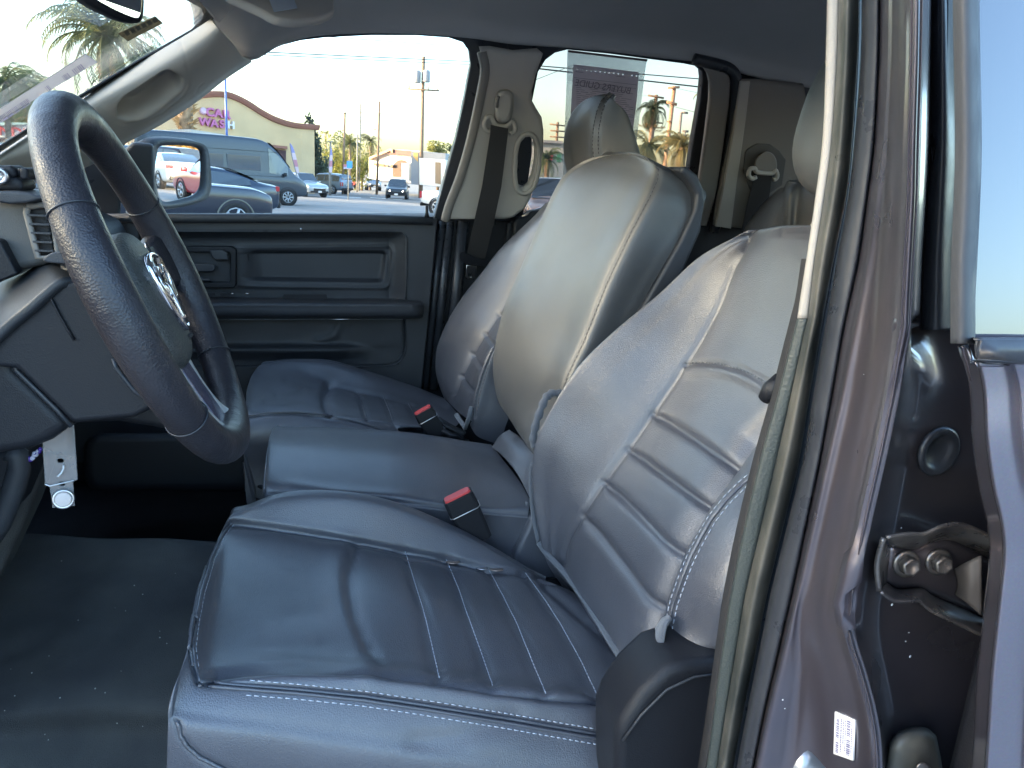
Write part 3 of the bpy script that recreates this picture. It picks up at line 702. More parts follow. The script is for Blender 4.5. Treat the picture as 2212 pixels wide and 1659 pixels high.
# fine outline of the bag badges on the trim
# belt height adjuster and guide
b = MB(); b.loft([[at(x, y, pl=pw(o_)) for x, y in crc(q, 2)] for o_, q in ((.03, [(1068,215),(1076,196),(1094,192),(1108,200),(1110,225),(1104,262),(1085,268),(1070,262),(1067,240)]), (.055, [(1071,218),(1078,200),(1094,196),(1106,204),(1108,225),(1101,258),(1085,264),(1073,257),(1070,240)]), (.062, [(1075,222),(1081,207),(1094,203),(1102,210),(1103,226),(1098,248),(1086,255),(1078,250),(1075,238)]))])
b.build('belt_height_adjuster', beige, bt, .002)
b = MB(); b.tube([at(x, y, pl=pw(.064)) for x, y in ((1077,208),(1074,216),(1073,232))], .004, 6); b.build('adjuster_button', beiged, bt)
def belt(name_lbl, e, guide, bars, strap, mo, pls, wpx):
    b = MB(); b.tube([at(x, y, pl=pls) for x, y in cr2(guide, 3)], .006, 8); b.build('belt_guide', beige, e)
    b = MB()
    L = []; 
    for (x0, y0), (x1, y1), o_ in strap:
        L.append((at(x0, y0, pl=(pls[0]+PWn*o_, pls[1])), at(x1, y1, pl=(pls[0]+PWn*o_, pls[1]))))
    for (a, c), (d, f) in zip(L[:-1], L[1:]):
        t = PWn*-.002; b.add([a, c, f, d, a+t, c+t, f+t, d+t], [(0, 1, 2, 3), (7, 6, 5, 4), (0, 4, 5, 1), (1, 5, 6, 2), (2, 6, 7, 3), (3, 7, 4, 0)])
    b.build('webbing', mo, e)
e = empty('passenger_seat_belt', at(1080, 400, Y=1.9), T)
belt('', e, [(1064,283),(1052,282),(1046,270),(1050,256),(1060,252),(1066,262),(1075,272),(1092,274),(1100,268),(1106,262),(1112,270),(1112,282),(1102,290)], None,
     [((1060,270),(1098,278),.02), ((1059,290),(1097,292),.02), ((1042,400),(1083,404),.02), ((1024,480),(1066,484),.015), ((1007,560),(1048,558),.01)], webm, pw(.045), 40)
b = MB(); b.loft([[at(x, y, pl=pw(o_)) for x, y in crc([(993,548),(1000,543),(1010,548),(1035,560),(1052,560),(1056,568),(1048,576),(1030,574),(1012,572),(996,564)], 2)] for o_ in (.045, .075)]); b.build('tongue_grip', plastd, e, .002)
plate('tongue_plate', [(1008,573),(1030,576),(1025,601),(1020,604),(1010,602),(1006,598)], [[(1012,590),(1019,591),(1018,599),(1011,597)]], pw(.065), .004, metal, e, .001)
# belt line down: dark lower pillar trim
slab([(950,478),(1240,476),(1240,1050),(900,1050),(915,800),(940,600)], 2.035, 2.07, 'lower_pillar_trim', plastd, T, .004)
b = MB()
for x0, x1, r in ((972,935,.012), (956,918,.010), (1000,968,.016)):
    b.tube([at(x0, 478, Y=2.02), at((x0+x1)/2+1, 640, Y=2.02), at(x1, 840, Y=2.02)], r, 8)
b.build('pillar_seal', rubber, T)
slab([(1098,480),(1124,480),(1110,560),(1090,620),(1080,620),(1090,540)], 2.0, 2.03, 'quarter_cover', plastd, T, .006)
slab([(1110,480),(1120,470),(1140,468),(1150,455),(1240,450),(1240,520),(1110,520)], 1.97, 2.03, 'rear_sill_trim', plastd, rd, .008)
b = MB(); b.tube([at(x, y, Y=1.99) for x, y in ((1128,470),(1160,455),(1215,440),(1240,436))], .006, 6); b.build('sill_edge', metal, rd)
# ---- door panel
door = empty('door_trim', (-.1, 2.0, 1.1), pd)
YP = 2.0
pln = lambda o_=0: (V((0, YP-o_, 0)), V((0, -1, 0)))
pan = [(120,468),(500,466),(800,467),(945,473),(938,560),(925,700),(915,800),(905,900),(890,1000),(120,1000)]
rec_u = [(300,502),(500,500),(700,500),(850,501),(870,506),(876,520),(876,600),(874,648),(300,648)]
rec_l = [(300,690),(875,690),(876,740),(872,765),(862,780),(845,788),(800,790),(300,792)]
plate('door_panel', pan, [rec_u, rec_l], pln(), .03, plast, pd, .004)
# sill roll
b = MB()
for (y0, Yy, r) in ((472, 1.985, .011),):
    b.tube([at(120, y0-1, Y=Yy), at(500, y0-1, Y=Yy), at(800, y0, Y=Yy), at(935, y0+5, Y=Yy)], r, 10)
b.build('window_sill_roll', plast, pd)
poc = [(540,540),(830,540),(838,548),(830,605),(822,612),(545,608),(535,600),(533,548)]
hb = [(350,532),(500,532),(510,540),(510,615),(505,622),(350,622)]
net = [[at(300, y, Y=yy), at(520, y, Y=yy), at(700, y, Y=yy), at(820, y, Y=yy), at(845, y, Y=yy-.0), at(878, y, Y=yy2)] for y, yy, yy2 in ((500,2.0,2.0),(508,2.02,2.0),(520,2.035,2.0),(560,2.035,2.0),(600,2.035,2.0),(640,2.035,2.0),(650,2.03,2.0))]
surf('upper_recess', net, 26, 12, plast, pd, dents=[(poc, 9, .022)], grooves=[([(520,535),(845,532),(850,545),(840,615),(830,622),(525,618),(518,610),(520,535)],4,-.004)], key='urec')
b = MB()
plate('handle_bezel', hb, [[(360,545),(495,545),(497,550),(497,606),(494,610),(360,610)]], pln(-.012), .02, plastd, pd, .003)
b = MB(); b.box(at(440, 575, Y=2.05), (.22, .02, .12)); b.build('handle_cup', plastd, pd, .003)
b = MB(); b.loft([[at(x, y, Y=Y_) for x, y in ((385,571),(460,569),(465,573),(465,583),(460,587),(385,588))] for Y_ in (2.0, 2.03)], smooth=False); b.build('door_handle', plast, pd, .003)
b = MB(); b.loft([[at(x, y, Y=Y_) for x, y in ((452,540),(480,538),(492,545),(494,562),(465,562),(458,556))] for Y_ in (2.0, 2.04)], smooth=False); b.build('lock_lever', plast, pd, .004)
b = MB(); b.loft([[at(x, y, Y=Y_) for x, y in ((430,598),(452,602),(455,608),(430,608))] for Y_ in (2.0, 2.04)], smooth=False); b.build('handle_lip', plast, pd, .003)
# armrest
ar = [
 [(300,640,2.0),(500,642,2.0),(700,644,2.0),(860,647,2.0),(905,650,1.985),(914,655,1.98)],
 [(300,645,1.97),(500,648,1.97),(700,650,1.97),(860,652,1.965),(905,654,1.96),(914,658,1.96)],
 [(300,655,1.925),(500,654,1.925),(700,655,1.925),(860,656,1.925),(900,658,1.93),(914,664,1.95)],
 [(300,668,1.92),(500,666,1.92),(700,667,1.92),(860,667,1.92),(900,668,1.925),(915,672,1.95)],
 [(300,683,1.925),(500,681,1.925),(700,682,1.925),(860,682,1.925),(900,682,1.93),(914,680,1.95)],
 [(300,691,1.95),(500,688,1.95),(700,689,1.95),(860,689,1.95),(900,688,1.95),(912,686,1.965)],
 [(300,690,2.0),(500,688,2.0),(700,688,2.0),(860,688,2.0),(900,687,2.0),(910,684,2.0)],
]
surf('armrest', [U(*r) for r in ar], 8, 6, plast, pd, key='arm')
def flat(name, q, off, m, par=None, Y=1.96, bev=.001):
    b = MB(); b.loft([[at(x, y, Y=Y-off) for x, y in q], [at(x, y, Y=Y+.01) for x, y in q]], smooth=False); return b.build(name, m, par or pd, bev)
flat('pull_slot', [(612,636),(705,636),(708,645),(700,648),(612,647)], .004, plastd, Y=1.99)
for x in (452, 484): flat('window_switch', [(x-10,633),(x+12,632),(x+14,639),(x-8,640)], .006, plastd, Y=1.985)
for x in (502, 534): 
    b = MB(); b.tube([at(x-3, 634, Y=1.98), at(x+3, 634, Y=1.98)], .0016, 6); b.build('switch_badge', chrome, pd)
# lower panel: shallow bulge of the map pocket
lp = []
for y, yy in ((690,2.02),(705,2.02),(735,2.018),(745,2.012),(752,1.998),(760,1.995),(775,2.012),(792,2.015)):
    lp.append([at(x, y, Y=(yy if x < 760 else 2.018)) for x in (300, 450, 600, 690, 730, 800, 878)])
surf('lower_panel', lp, 8, 6, plast, pd, key='lpan', grooves=[([(690,735),(720,725),(735,700)],8,-.006)])
b = MB(); b.tube([at(x, y, Y=1.998) for x, y in cr2([(300,793),(700,793),(840,790),(862,782),(874,766),(878,740),(876,700)], 4)], .002, 6); b.build('panel_seam', rubber, pd)
b = MB(); b.tube([at(x, y, Y=1.998) for x, y in cr2([(300,500),(700,500),(850,500),(872,506),(879,522),(878,600),(876,646)], 4)], .002, 6); b.build('panel_seam', rubber, pd)
b = MB(); p0 = at(922, 470, Y=1.96); b.tube([p0, p0+V((0, 0, .012)), p0+V((-.001, -.001, .03))], [.007, .004, .0035], 8); b.build('lock_knob', plastd, pd)
b = MB(); b.lathe(at(650, 495, Y=1.993), (0, -1, 0), [(.0, .003), (.003, .002), (.003, 0)]); b.build('screw', chrome, pd)
# ---- door mirror outside the passenger window
dm = empty('door_mirror', at(385, 400, Y=2.2), T)
mo = crc([(331,325),(334,311),(345,304),(375,302),(420,306),(440,312),(450,325),(455,360),(457,400),(450,425),(435,436),(400,446),(365,450),(345,447),(335,430),(329,390),(327,350)], 2)
mi = crc([(340,330),(342,320),(350,315),(375,314),(415,316),(432,322),(437,335),(438,365),(436,400),(428,416),(412,425),(385,432),(360,436),(347,430),(341,415),(334,370)], 2)
MDn = None
# ---- mirror glass plane: facing back along the truck and inwards to the driver's side
mc = at(388, 375, Y=2.22)
th = math.radians(MIRROR_YAW); ph = math.radians(MIRROR_PITCH)
mn = V((math.cos(th)*math.cos(ph), -math.sin(th)*math.cos(ph), math.sin(ph)))
MP = (mc, mn)
b = MB(); b.add([at(x, y, pl=MP) for x, y in mi], [tuple(range(len(mi)))]); mg = b.build('mirror_glass', mat('mirror', (.93, .93, .93), .0, metal=1, spec=1), dm, fixn=False)
b = MB(); k = len(mo)
R1 = [at(x, y, pl=(mc+mn*.004, mn)) for x, y in mi]; R2 = [at(x, y, pl=(mc+mn*.014, mn)) for x, y in mo]
R3 = [p-mn*.03+(p-mc)*.08 for p in R2]; R4 = [mc-mn*.11+(p-mc)*.75 for p in R2]; R5 = [mc-mn*.13+(p-mc)*.3 for p in R2]
R1b = [p-mn*.012 for p in R1]
b.loft([R1b, R1, R2, R3, R4, R5], caps=False); b.f.append(tuple(len(b.v)-k+i for i in range(k))); b.m.append(0); b.sm.append(True)
b.build('housing', plast, dm)
b = MB(); b.loft([[at(x, y, Y=Y_) for x, y in ((262,330),(286,306),(333,310),(335,430),(262,420))] for Y_ in (2.03, 2.17)], smooth=False); b.build('mirror_arm', plast, dm, .01)
# ---------------------------------------------------------------- rear part of the cab
slab([(1240,476),(1700,480),(1700,1300),(1240,1300)], 2.0, 2.05, 'rear_lower_trim', plastd, T, .004)
plate('door_pillar_trim', [(1521,146),(1556,148),(1572,154),(1580,175),(1576,230),(1562,330),(1548,420),(1528,490),(1497,486),(1510,400),(1524,300),(1534,220),(1535,180),(1530,160)], [], pw(.015), .02, beiged, rd, .006)
b = MB(); b.tube([at(x, y, pl=pw(.012)) for x, y in cr2([(1500,128),(1545,138),(1578,150),(1590,175),(1588,230),(1575,330),(1558,430),(1543,500)], 4)], .014, 8); b.build('door_seal', rubber, T)
rp = empty('rear_pillar_trim', at(1650, 340, Y=1.9), T)
plate('upper_panel', [(1597,174),(1640,174),(1740,184),(1760,300),(1745,500),(1610,497),(1543,490),(1560,400),(1580,290)], [], pw(.03), .03, beiged, rp, .012)
plate('bright_edge', [(1600,176),(1622,176),(1612,260),(1592,400),(1580,495),(1546,490),(1562,410),(1583,290)], [], pw(.036), .01, beige, rp, .004)
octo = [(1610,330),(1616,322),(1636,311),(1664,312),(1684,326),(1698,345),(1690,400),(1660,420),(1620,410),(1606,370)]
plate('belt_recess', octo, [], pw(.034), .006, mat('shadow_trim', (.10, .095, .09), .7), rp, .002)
b = MB(); b.loft([[at(x, y, pl=pw(o_)) for x, y in crc([(1632,345),(1645,332),(1655,327),(1668,331),(1677,345),(1678,365),(1668,374),(1650,373),(1632,366)], 2)] for o_ in (.03, .06)]); b.build('belt_cover', beiged, rp, .004)
e = empty('rear_seat_belt', at(1645, 400, Y=1.85), T)
b = MB(); b.tube([at(x, y, pl=pw(.06)) for x, y in cr2([(1634,382),(1624,386),(1617,378),(1620,365),(1630,364),(1634,371),(1650,374),(1668,374),(1675,368),(1679,378),(1676,386),(1670,388)], 3)], .006, 8); b.build('belt_guide', beige, e)
b = MB(); q = [at(x, y, pl=pw(.05)) for x, y in ((1632,372),(1668,376),(1660,440),(1640,490),(1598,520),(1615,440))]
b.add(q+[p-PWn*.003 for p in q], [(0, 1, 4, 5), (1, 2, 3, 4), (11, 10, 7, 6), (10, 9, 8, 7)]); b.build('webbing', webm, e)
# rear seat
rs = empty('rear_seat', (1.05, 1.2, .9), T)
rb = [
 [(1590,620,1.9),(1595,560,1.9),(1606,500,1.9),(1640,450,1.88),(1680,410,1.82),(1700,393,1.75),(1712,389,1.70)],
 [(1680,620,1.60),(1685,560,1.60),(1688,500,1.60),(1692,450,1.60),(1700,415,1.60),(1712,398,1.60),(1722,392,1.60)],
 [(1720,620,1.55),(1722,560,1.55),(1725,500,1.55),(1730,450,1.55),(1738,415,1.55),(1750,396,1.55),(1760,392,1.55)],
 [(1800,620,1.35),(1802,560,1.35),(1805,500,1.35),(1808,450,1.35),(1812,420,1.35),(1820,405,1.35),(1830,400,1.35)],
]
net = [U(*r) for r in rb]
for r in net: r.append(r[-1]+V((.08, 0, .0))); r.append(r[-1]+V((.02, 0, -.2)))
surf('backrest', net, 8, 8, leather_soft, rs, grooves=[([(1690,395),(1686,450),(1676,510),(1672,540)],4,.006)], key='rback')
b = MB(); b.box((1.0, 1.2, .86), (.5, 1.4, .18)); b.build('seat_cushion', leather_soft, rs, .04)
b = MB(); b.box((1.34, .75, 1.1), (.03, .5, .9)); b.box((1.34, 1.2, .9), (.03, 1.6, .6)); b.box((1.34, 1.2, 1.83), (.03, 1.6, .16)); b.box((1.34, 1.93, 1.5), (.03, .14, .6)); b.build('cab_back_panel', plastd, T)
b = MB(); b.box((1.355, 1.35, 1.5), (.004, 1.2, .6)); b.build('rear_window_glass', tglass, T)
# ---------------------------------------------------------------- floor
ft = [
 [at(-60,1160,Z=.87)+V((-.05,.12,-.16)),at(90,1158,Z=.87)+V((-.05,.12,-.16)),at(280,1166,Z=.87)+V((-.05,.12,-.16)),at(480,1171,Z=.87)+V((-.05,.12,-.16)),at(620,1180,Z=.87)+V((-.05,.12,-.16))],
 [at(-60,1160,Z=.87),at(90,1158,Z=.87),at(280,1166,Z=.87),at(480,1171,Z=.87),at(620,1180,Z=.87)],
 [at(-60,1230,Z=.855),at(60,1220,Z=.865),at(260,1240,Z=.865),at(450,1240,Z=.865),at(620,1240,Z=.865)],
 [at(-60,1400,Z=.83),at(0,1400,Z=.835),at(220,1400,Z=.835),at(420,1400,Z=.835),at(620,1400,Z=.835)],
 [at(-60,1530,Z=.80),at(0,1525,Z=.80),at(200,1515,Z=.80),at(420,1520,Z=.80),at(620,1520,Z=.80)],
 [at(-60,1620,Z=.76),at(0,1610,Z=.755),at(200,1600,Z=.75),at(420,1610,Z=.75),at(620,1610,Z=.75)],
 [at(-60,1760,Z=.71),at(0,1760,Z=.705),at(200,1760,Z=.70),at(420,1760,Z=.70),at(620,1760,Z=.70)],
 [at(-60,2100,Z=.69),at(0,2100,Z=.69),at(200,2100,Z=.69),at(420,2100,Z=.69),at(620,2100,Z=.69)],
]
surf('floor_covering', ft, 14, 10, floorm, T, wr=(.005, 9), key='floor', grooves=[([(285,1386),(310,1384)],4,.004),([(40,1330),(180,1310),(300,1290)],20,.002),([(0,1420),(60,1400),(90,1360)],10,.003)])
b = MB(); b.box((.1, 1.2, .66), (2.4, 1.75, .04)); b.build('floor_pan', plastd, T)
b = MB(); b.box((-.35, 2.06, .78), (1.5, .05, .5)); b.box((-.35, 2.09, .6), (1.5, .08, .4)); b.build('door_lower', plastd, pd, .01)
b = MB(); b.box((-1.0, 1.3, .95), (.06, 1.5, .8)); b.box((-.85, .40, .9), (.5, .06, .8)); b.build('firewall', plastd, T)
b = MB(); b.loft([[at(x, y, Y=Y_) for x, y in rrect(180, 935, 640, 1062, 40)] for Y_ in (1.62, 1.8)], smooth=False); b.build('tunnel_carpet', plastd, T, .02)
b = MB(); b.tube(U((-40,1190,.9),(0,1130,.9),(28,1060,.9),(42,1010,.9),(40,985,.9),(20,975,.9)), .012, 8); b.build('kick_panel_edge', plast, T)
slab([(-80,985),(20,975),(42,990),(42,1020),(28,1070),(0,1135),(-80,1220)], .9, 1.0, 'kick_panel', plastd, T, .01)
slab([(42,1000),(62,985),(100,1000),(60,1110),(0,1240),(-60,1330),(-60,1190)], 1.02, 1.08, 'side_carpet', floorm, T, .01)
b = MB()
rr = random.Random(3)
for i in range(26):
    h = on('floor', rr.uniform(5, 430), rr.uniform(1200, 1600), .0005)
    if h: r_ = rr.uniform(.0004, .0012); b.lathe(h[0], h[1], [(r_, 0), (r_*.7, .0006)], 6)
o = b.build('crumbs', mat('crumb', (.5, .5, .45), .8)); tag(o, 'pale crumbs and grit scattered over the black vinyl floor', 'crumbs', kind='stuff')
# ---------------------------------------------------------------- dashboard and column
da = empty('dashboard', (-.5, 1.3, 1.2), T)
def sec(x, y, z): return V((x, y, z))
b = MB(); prof = [(-.50,.98),(-.47,1.10),(-.455,1.2),(-.46,1.30),(-.48,1.355),(-.53,1.375),(-.75,1.37),(-1.0,1.33),(-1.05,1.2),(-1.0,.98)]
b.loft([[V((x, y, z)) for x, z in prof] for y in (.9, 1.3, 1.6, 1.96)], smooth=False); b.build('dash_body', plastd, da, .02)
prof = [(-.42,1.05),(-.40,1.2),(-.38,1.30),(-.38,1.37),(-.42,1.395),(-.5,1.40),(-.75,1.38),(-1.0,1.33),(-1.05,1.2),(-1.0,1.05)]
b = MB(); b.loft([[V((x, y, z)) for x, z in prof] for y in (.62, .9, 1.15)], smooth=False); b.build('cluster_hood', plastd, da, .02)
slab([(-80,436),(0,438),(60,432),(98,430),(112,445),(122,500),(125,560),(92,574),(60,580),(20,592),(-80,600)], .80, .86, 'side_fascia', mat('fascia_grey', (.09, .088, .085), .55, bump=.2, bscale=800, btype='cell'), da, .008)
slab([(-80,500),(0,520),(38,592),(-80,640)], .785, .80, 'fascia_inset', plastd, da, .002)
b = MB(); q = [(57,455),(65,448),(100,447),(118,540),(104,552),(84,551)]
b.loft([[at(x, y, Y=.795) for x, y in q], [at(x, y, Y=.81) for x, y in q]], smooth=False); b.build('air_vent', plastd, da, .002)
for k in range(5):
    y = 463+k*19
    b = MB(); b.box((at(64+k*4, y, Y=.793)+at(108+k*3, y+3, Y=.793))/2, ((at(64+k*4, y, Y=.793)-at(108+k*3, y+3, Y=.793)).length, .012, .0018)); b.build('vent_slat', plast, da)
b = MB(); b.tube(U((60,446,.79),(102,441,.79),(112,450,.79),(126,545,.79),(118,556,.79),(82,556,.79),(57,460,.79),(60,446,.79)), .003, 8); b.build('vent_surround', beiged, da)
slab([(-80,700),(2,705),(35,800),(122,885),(155,921),(105,957),(60,975),(0,985),(-80,990)], .74, 1.2, 'knee_panel', plastd, da, .012)
slab([(100,957),(160,919),(250,914),(330,926),(368,936),(350,800),(300,700),(120,700)], .86, .98, 'lower_panel', plastd, da, .01)
b = MB(); b.tube(U((2,712,.735),(35,800,.735),(122,884,.735),(155,921,.735)), .0025, 6); b.build('panel_gap', rubber, da)
b = MB(); b.tube(U((245,775,.72),(250,795,.72),(290,845,.72),(332,872,.72)), .002, 6); b.build('panel_line', rubber, da); b = MB(); b.tube(U((0,720,.735),(62,722,.735)), .0015, 6); b.build('panel_line', rubber, da)
plastm = mat('shroud_plastic', (.026, .029, .034), .45, bump=.25, bscale=900, btype='cell')
sc = empty('steering_column', (-.3, .8, 1.3), T)
slab([(-60,790),(4,712),(60,662),(124,610),(165,603),(260,690),(335,860),(328,885),(290,903),(155,916),(120,880),(35,798)], .725, .89, 'column_shroud', plastd, sc, .014, 4)
net = [U((-60,770,.715),(4,708,.718),(64,657,.718),(126,606,.722),(170,600,.73)), U((-60,720,.76),(0,665,.76),(60,620,.76),(110,585,.76),(150,580,.77)), U((-60,640,.84),(0,612,.84),(50,590,.84),(92,568,.84),(140,566,.84)), U((-60,650,.90),(0,620,.90),(50,600,.90),(92,578,.90),(140,576,.90))]
surf('shroud_top', net, 6, 6, plastm, sc, key='shtop')
b = MB(); q = crc([(92,560),(104,550),(120,544),(150,542),(180,548),(180,570),(140,570),(112,568),(100,566)], 2)
b.loft([[at(x, y, Y=Y_) for x, y in q] for Y_ in (.70, .715, .80)]); b.build('column_stalk', plast, sc, .004)
b = MB(); b.tube(U((70,664,.7235),(95,640,.7235),(110,645,.7235),(128,680,.7235),(148,715,.7235),(160,735,.7235)), .0012, 6); b.build('access_line', plastd, sc)
# ---- wheel
sw = empty('steering_wheel', (-.178, .8, 1.363), T)
wc = V((-.173, .805, 1.3705)); wt = V((-math.sin(.3946), 0, math.cos(.3946))); wl = V((math.sin(-.066), math.cos(-.066), 0)); wl = (wl-wt*wl.dot(wt)).normalized(); wnn = wl.cross(wt).normalized()
wnn = wnn if wnn.x > 0 else -wnn
RR, Rr = .168, .0184
grip = mat('wheel_grip', (.030, .028, .034), .40, bump=.35, bscale=520, btype='cell', rvar=.1, vscale=22, soft=.12, sscale=60, var=.15)
hubm = mat('airbag_cover', (.055, .058, .056), .5, bump=.8, bscale=420, btype='cell')
def wpt(a, r=RR, o=0): return wc+wt*(r*math.cos(a))+wl*(r*math.sin(a))+wnn*o
b = MB(); n = 96; pr = []
for i in range(n):
    a = 2*math.pi*i/n
    g_ = 1+.08*math.cos(2*a)
    pr.append(Rr*(1+.06*math.cos(4*a)))
b.tube([wpt(2*math.pi*i/n) for i in range(n)], pr, 20, closed=True, sq=(1, 1)); b.build('rim', grip, sw)
for a in (62, -62, 118+10, -128):
    b = MB(); a = math.radians(a); t_ = (wpt(a+.01)-wpt(a-.01)).normalized()
    c = wpt(a); u = t_.cross(wnn).normalized()
    b.tube([c+(u*math.cos(q*math.pi/12)+wnn*math.sin(q*math.pi/12))*(Rr*1.0+.0000) for q in range(25)], .0009, 5)
    b.build('rim_seam', rubber, sw)
R_ = Matrix((wnn, wl, wt)).transposed()
b = MB(); vs, fs = blob(wc-wnn*.034-wt*.012, (.034, .052, .074), 3.4, R_, 36, 24); b.add(vs, fs, True); b.build('hub', plast, sw)
b = MB(); vs, fs = blob(wc-wnn*.012-wt*.012, (.020, .058, .070), 3.0, R_, 36, 24); b.add(vs, fs, True); b.build('airbag_cover', hubm, sw)
# emblem: dark shield-like badge with bright rim and ram-head like ridges
def emb(sc_, o): return [wc+wnn*(o-.036)-wt*.014+wl*(x*sc_)+wt*(y*sc_+.006) for x, y in crc([(-.030,.030),(-.018,.038),(0,.040),(.018,.038),(.030,.030),(.031,.005),(.020,-.022),(0,-.042),(-.020,-.022),(-.031,.005)], 3)]
b = MB(); b.loft([emb(1, .040), emb(1, .0465), emb(.93, .049), emb(.88, .0465)]); b.build('emblem_rim', chrome, sw)
b = MB(); b.loft([emb(.87, .041), emb(.86, .0465)]); b.build('emblem_field', mat('emblem_black', (.01, .01, .015), .1, coat=1), sw)
b = MB()
for s in (-1, 1):
    pts = [wc+wnn*(.0115)-wt*.014+wl*(s*x)+wt*(y+.006) for x, y in ((.002,.018),(.012,.024),(.022,.018),(.023,.004),(.015,-.008),(.009,-.004),(.011,.006),(.006,.004),(.004,-.016),(.002,-.03))]
    b.tube(cr([np.array(p) for p in pts], 4), .0024, 8)
b.build('emblem_mark', chrome, sw)
for a in (.0004, ):
    b = MB()
# spokes
def spoke(name, ang, w0, w1, m, o0=.0, o1=-.002, th_=.010):
    a = math.radians(ang); rd_ = wt*math.cos(a)+wl*math.sin(a); tn = wnn.cross(rd_).normalized(); b = MB()
    b.loft([[wc+rd_*r+tn*x*w+wnn*(o+y*t2) for x, y in ((-1,-.6),(-.8,-1),(.8,-1),(1,-.6),(1,.6),(.8,1),(-.8,1),(-1,.6))] for r, w, o, t2 in ((.04,w0,o0,.014),(.07,w0,o0,.013),(.10,(w0+w1)/2,o1,.010),(.135,w1,o1,th_),(.165,w1*1.25,0,.012))])
    return b.build(name, m, sw)
spoke('spoke', 84, .026, .028, grip, -.022, -.014); spoke('spoke', -84, .026, .028, grip, -.022, -.014)
silver = mat('spoke_silver', (.42, .43, .42), .3, coat=.5)
# lower double spoke with a glossy dark inset
for s in (-1, 1):
    b = MB(); b.tube(cr([np.array(p) for p in [wc-wt*.06+wl*s*.032-wnn*.018, wc-wt*.10+wl*s*.030-wnn*.014, wc-wt*.135+wl*s*.028-wnn*.008, wc-wt*.160+wl*s*.030]], 5), [.011-.003*math.sin(math.pi*i/15) for i in range(16)], 10); b.build('lower_spoke', silver, sw)
b = MB(); b.loft([[wc-wt*r+wl*x*.022+wnn*(o+y*.004) for x, y in ((-1,-1),(1,-1),(1,1),(-1,1))] for r, o in ((.075,-.012),(.11,-.008),(.15,-.002))], smooth=False); b.build('spoke_inset', mat('gloss_inset', (.10, .09, .15), .15, coat=1), sw, .002)
b = MB(); b.box(wc+wl*.098+wt*.014-wnn*.012, (.012, .044, .050), R=R_); b.build('switch_pod', mat('gloss_pod', (.02, .02, .028), .2), sw, .006)
for k in range(3):
    b = MB(); b.box(wc+wl*(.092)+wt*(.030-.016*k)-wnn*.0045, (.005, .02, .013), R=R_); o = b.build('control_button', plastd, sw, .002)
b = MB(); b.box(wc+wl*.093-wt*.002-wnn*.0018, (.0006, .006, .003), R=R_); b.build('button_mark', whitep, sw)
b = MB(); b.tube([wc+wl*(.092+.0125*math.cos(q))+wt*(.014+.027*math.sin(q))-wnn*.0055 for q in [i*math.pi/12 for i in range(24)]], .0007, 5, closed=True); b.build('button_surround', chrome, sw)
text('airbag_lettering', 'AIRBAG', .008, wc-wt*.058+wl*.018+wnn*.0068, Matrix((wl, wt, wnn)).transposed() @ Matrix.Identity(3), rubber, sw, ext=.0002)
text('airbag_lettering', 'SRS', .008, wc+wt*.01-wl*.043+wnn*.0058, Matrix((wl, wt, wnn)).transposed() @ Matrix.Rotation(-.5, 3, 'Z'), rubber, sw, ext=.0002)
# ---- sun visor
sv = empty('sun_visor', at(600, 30, Y=1.6), T)
# a padded board hung just under the roof
Zv = (V((0, 1.55, at(600, 40, Y=1.55).z)), V((-.25, .55, -.8)).normalized())
vo = crc([(470,-60),(478,-10),(490,8),(520,22),(560,40),(590,57),(630,63),(680,58),(710,48),(719,35),(716,10),(705,-20),(690,-60)], 2)
plate('visor_board', vo, [], Zv, .016, mat('visor_cloth', (.5, .48, .45), .85, bump=.3, bscale=900), sv, .006)
n_ = Zv[1]
plate('visor_label', [(578,-8),(632,-8),(642,18),(592,26)], [], (Zv[0]+n_*.0015 if n_.dot(CC-Zv[0]) > 0 else Zv[0]-n_*.0185, n_), .001, mat('visor_label', (.5, .58, .68), .6), sv, .0002)
# ---- interior mirror
im = empty('interior_mirror', at(270, 10, Y=1.12), T)
io = crc([(120,-60),(150,-30),(190,6),(230,28),(270,45),(295,50),(308,48),(314,35),(316,0),(316,-60)], 2)
ii = crc([(150,-60),(165,-30),(200,-5),(240,18),(275,34),(295,40),(302,36),(306,22),(308,-5),(308,-60)], 2)
MI = (at(270, 10, Y=1.12), V((.62, -.78, -.05)).normalized())
plate('mirror_shell', io, [], (MI[0]-MI[1]*.004, MI[1]), .03, plastd, im, .008)
plate('mirror_glass', ii, [], (MI[0]+MI[1]*.003, MI[1]), .004, MATS['mirror'], im, .001)
# ---- windscreen stickers and papers, all lying on the glass
def wplate(name, q, m, off, lab, cat, th=.0008):
    o = plate(name, q, [], (wa+wn*off, wn), th, m, None, .0002); tag(o, lab, cat); return o
st = wplate('inspection_sticker', [(255,73),(336,36),(352,50),(276,89)], mat('sticker_back', (.28, .25, .18), .7, var=.3, vscale=90, trans=.6), .006, 'small grey-brown printed sticker strip high on the windscreen beneath the interior mirror', 'sticker')
b = MB()
for k in range(6):
    x = 268+k*12; y = 70-k*5.6
    q = [(x,y),(x+8,y-4),(x+14,y+4),(x+6,y+8)]; b.add([at(a, c, pl=(wa+wn*.0075, wn)) for a, c in q], [(0, 1, 2, 3)])
b.build('print_block', mat('ink', (.08, .08, .07), .8), st)
st = wplate('barcode_strip', [(-40,262),(0,236),(185,117),(210,134),(190,146),(0,259),(-40,284)], mat('strip_paper', (.62, .6, .6), .8, trans=.7), .010, 'long white paper strip with printed barcode lying along the windscreen base', 'paper strip')
b = MB()
rr = random.Random(5)
def sp(t, s): # along strip, across
    ax, ay = -20+t*215, 258-t*138+0; return (ax-s*0+ s*14, ay+s*17)
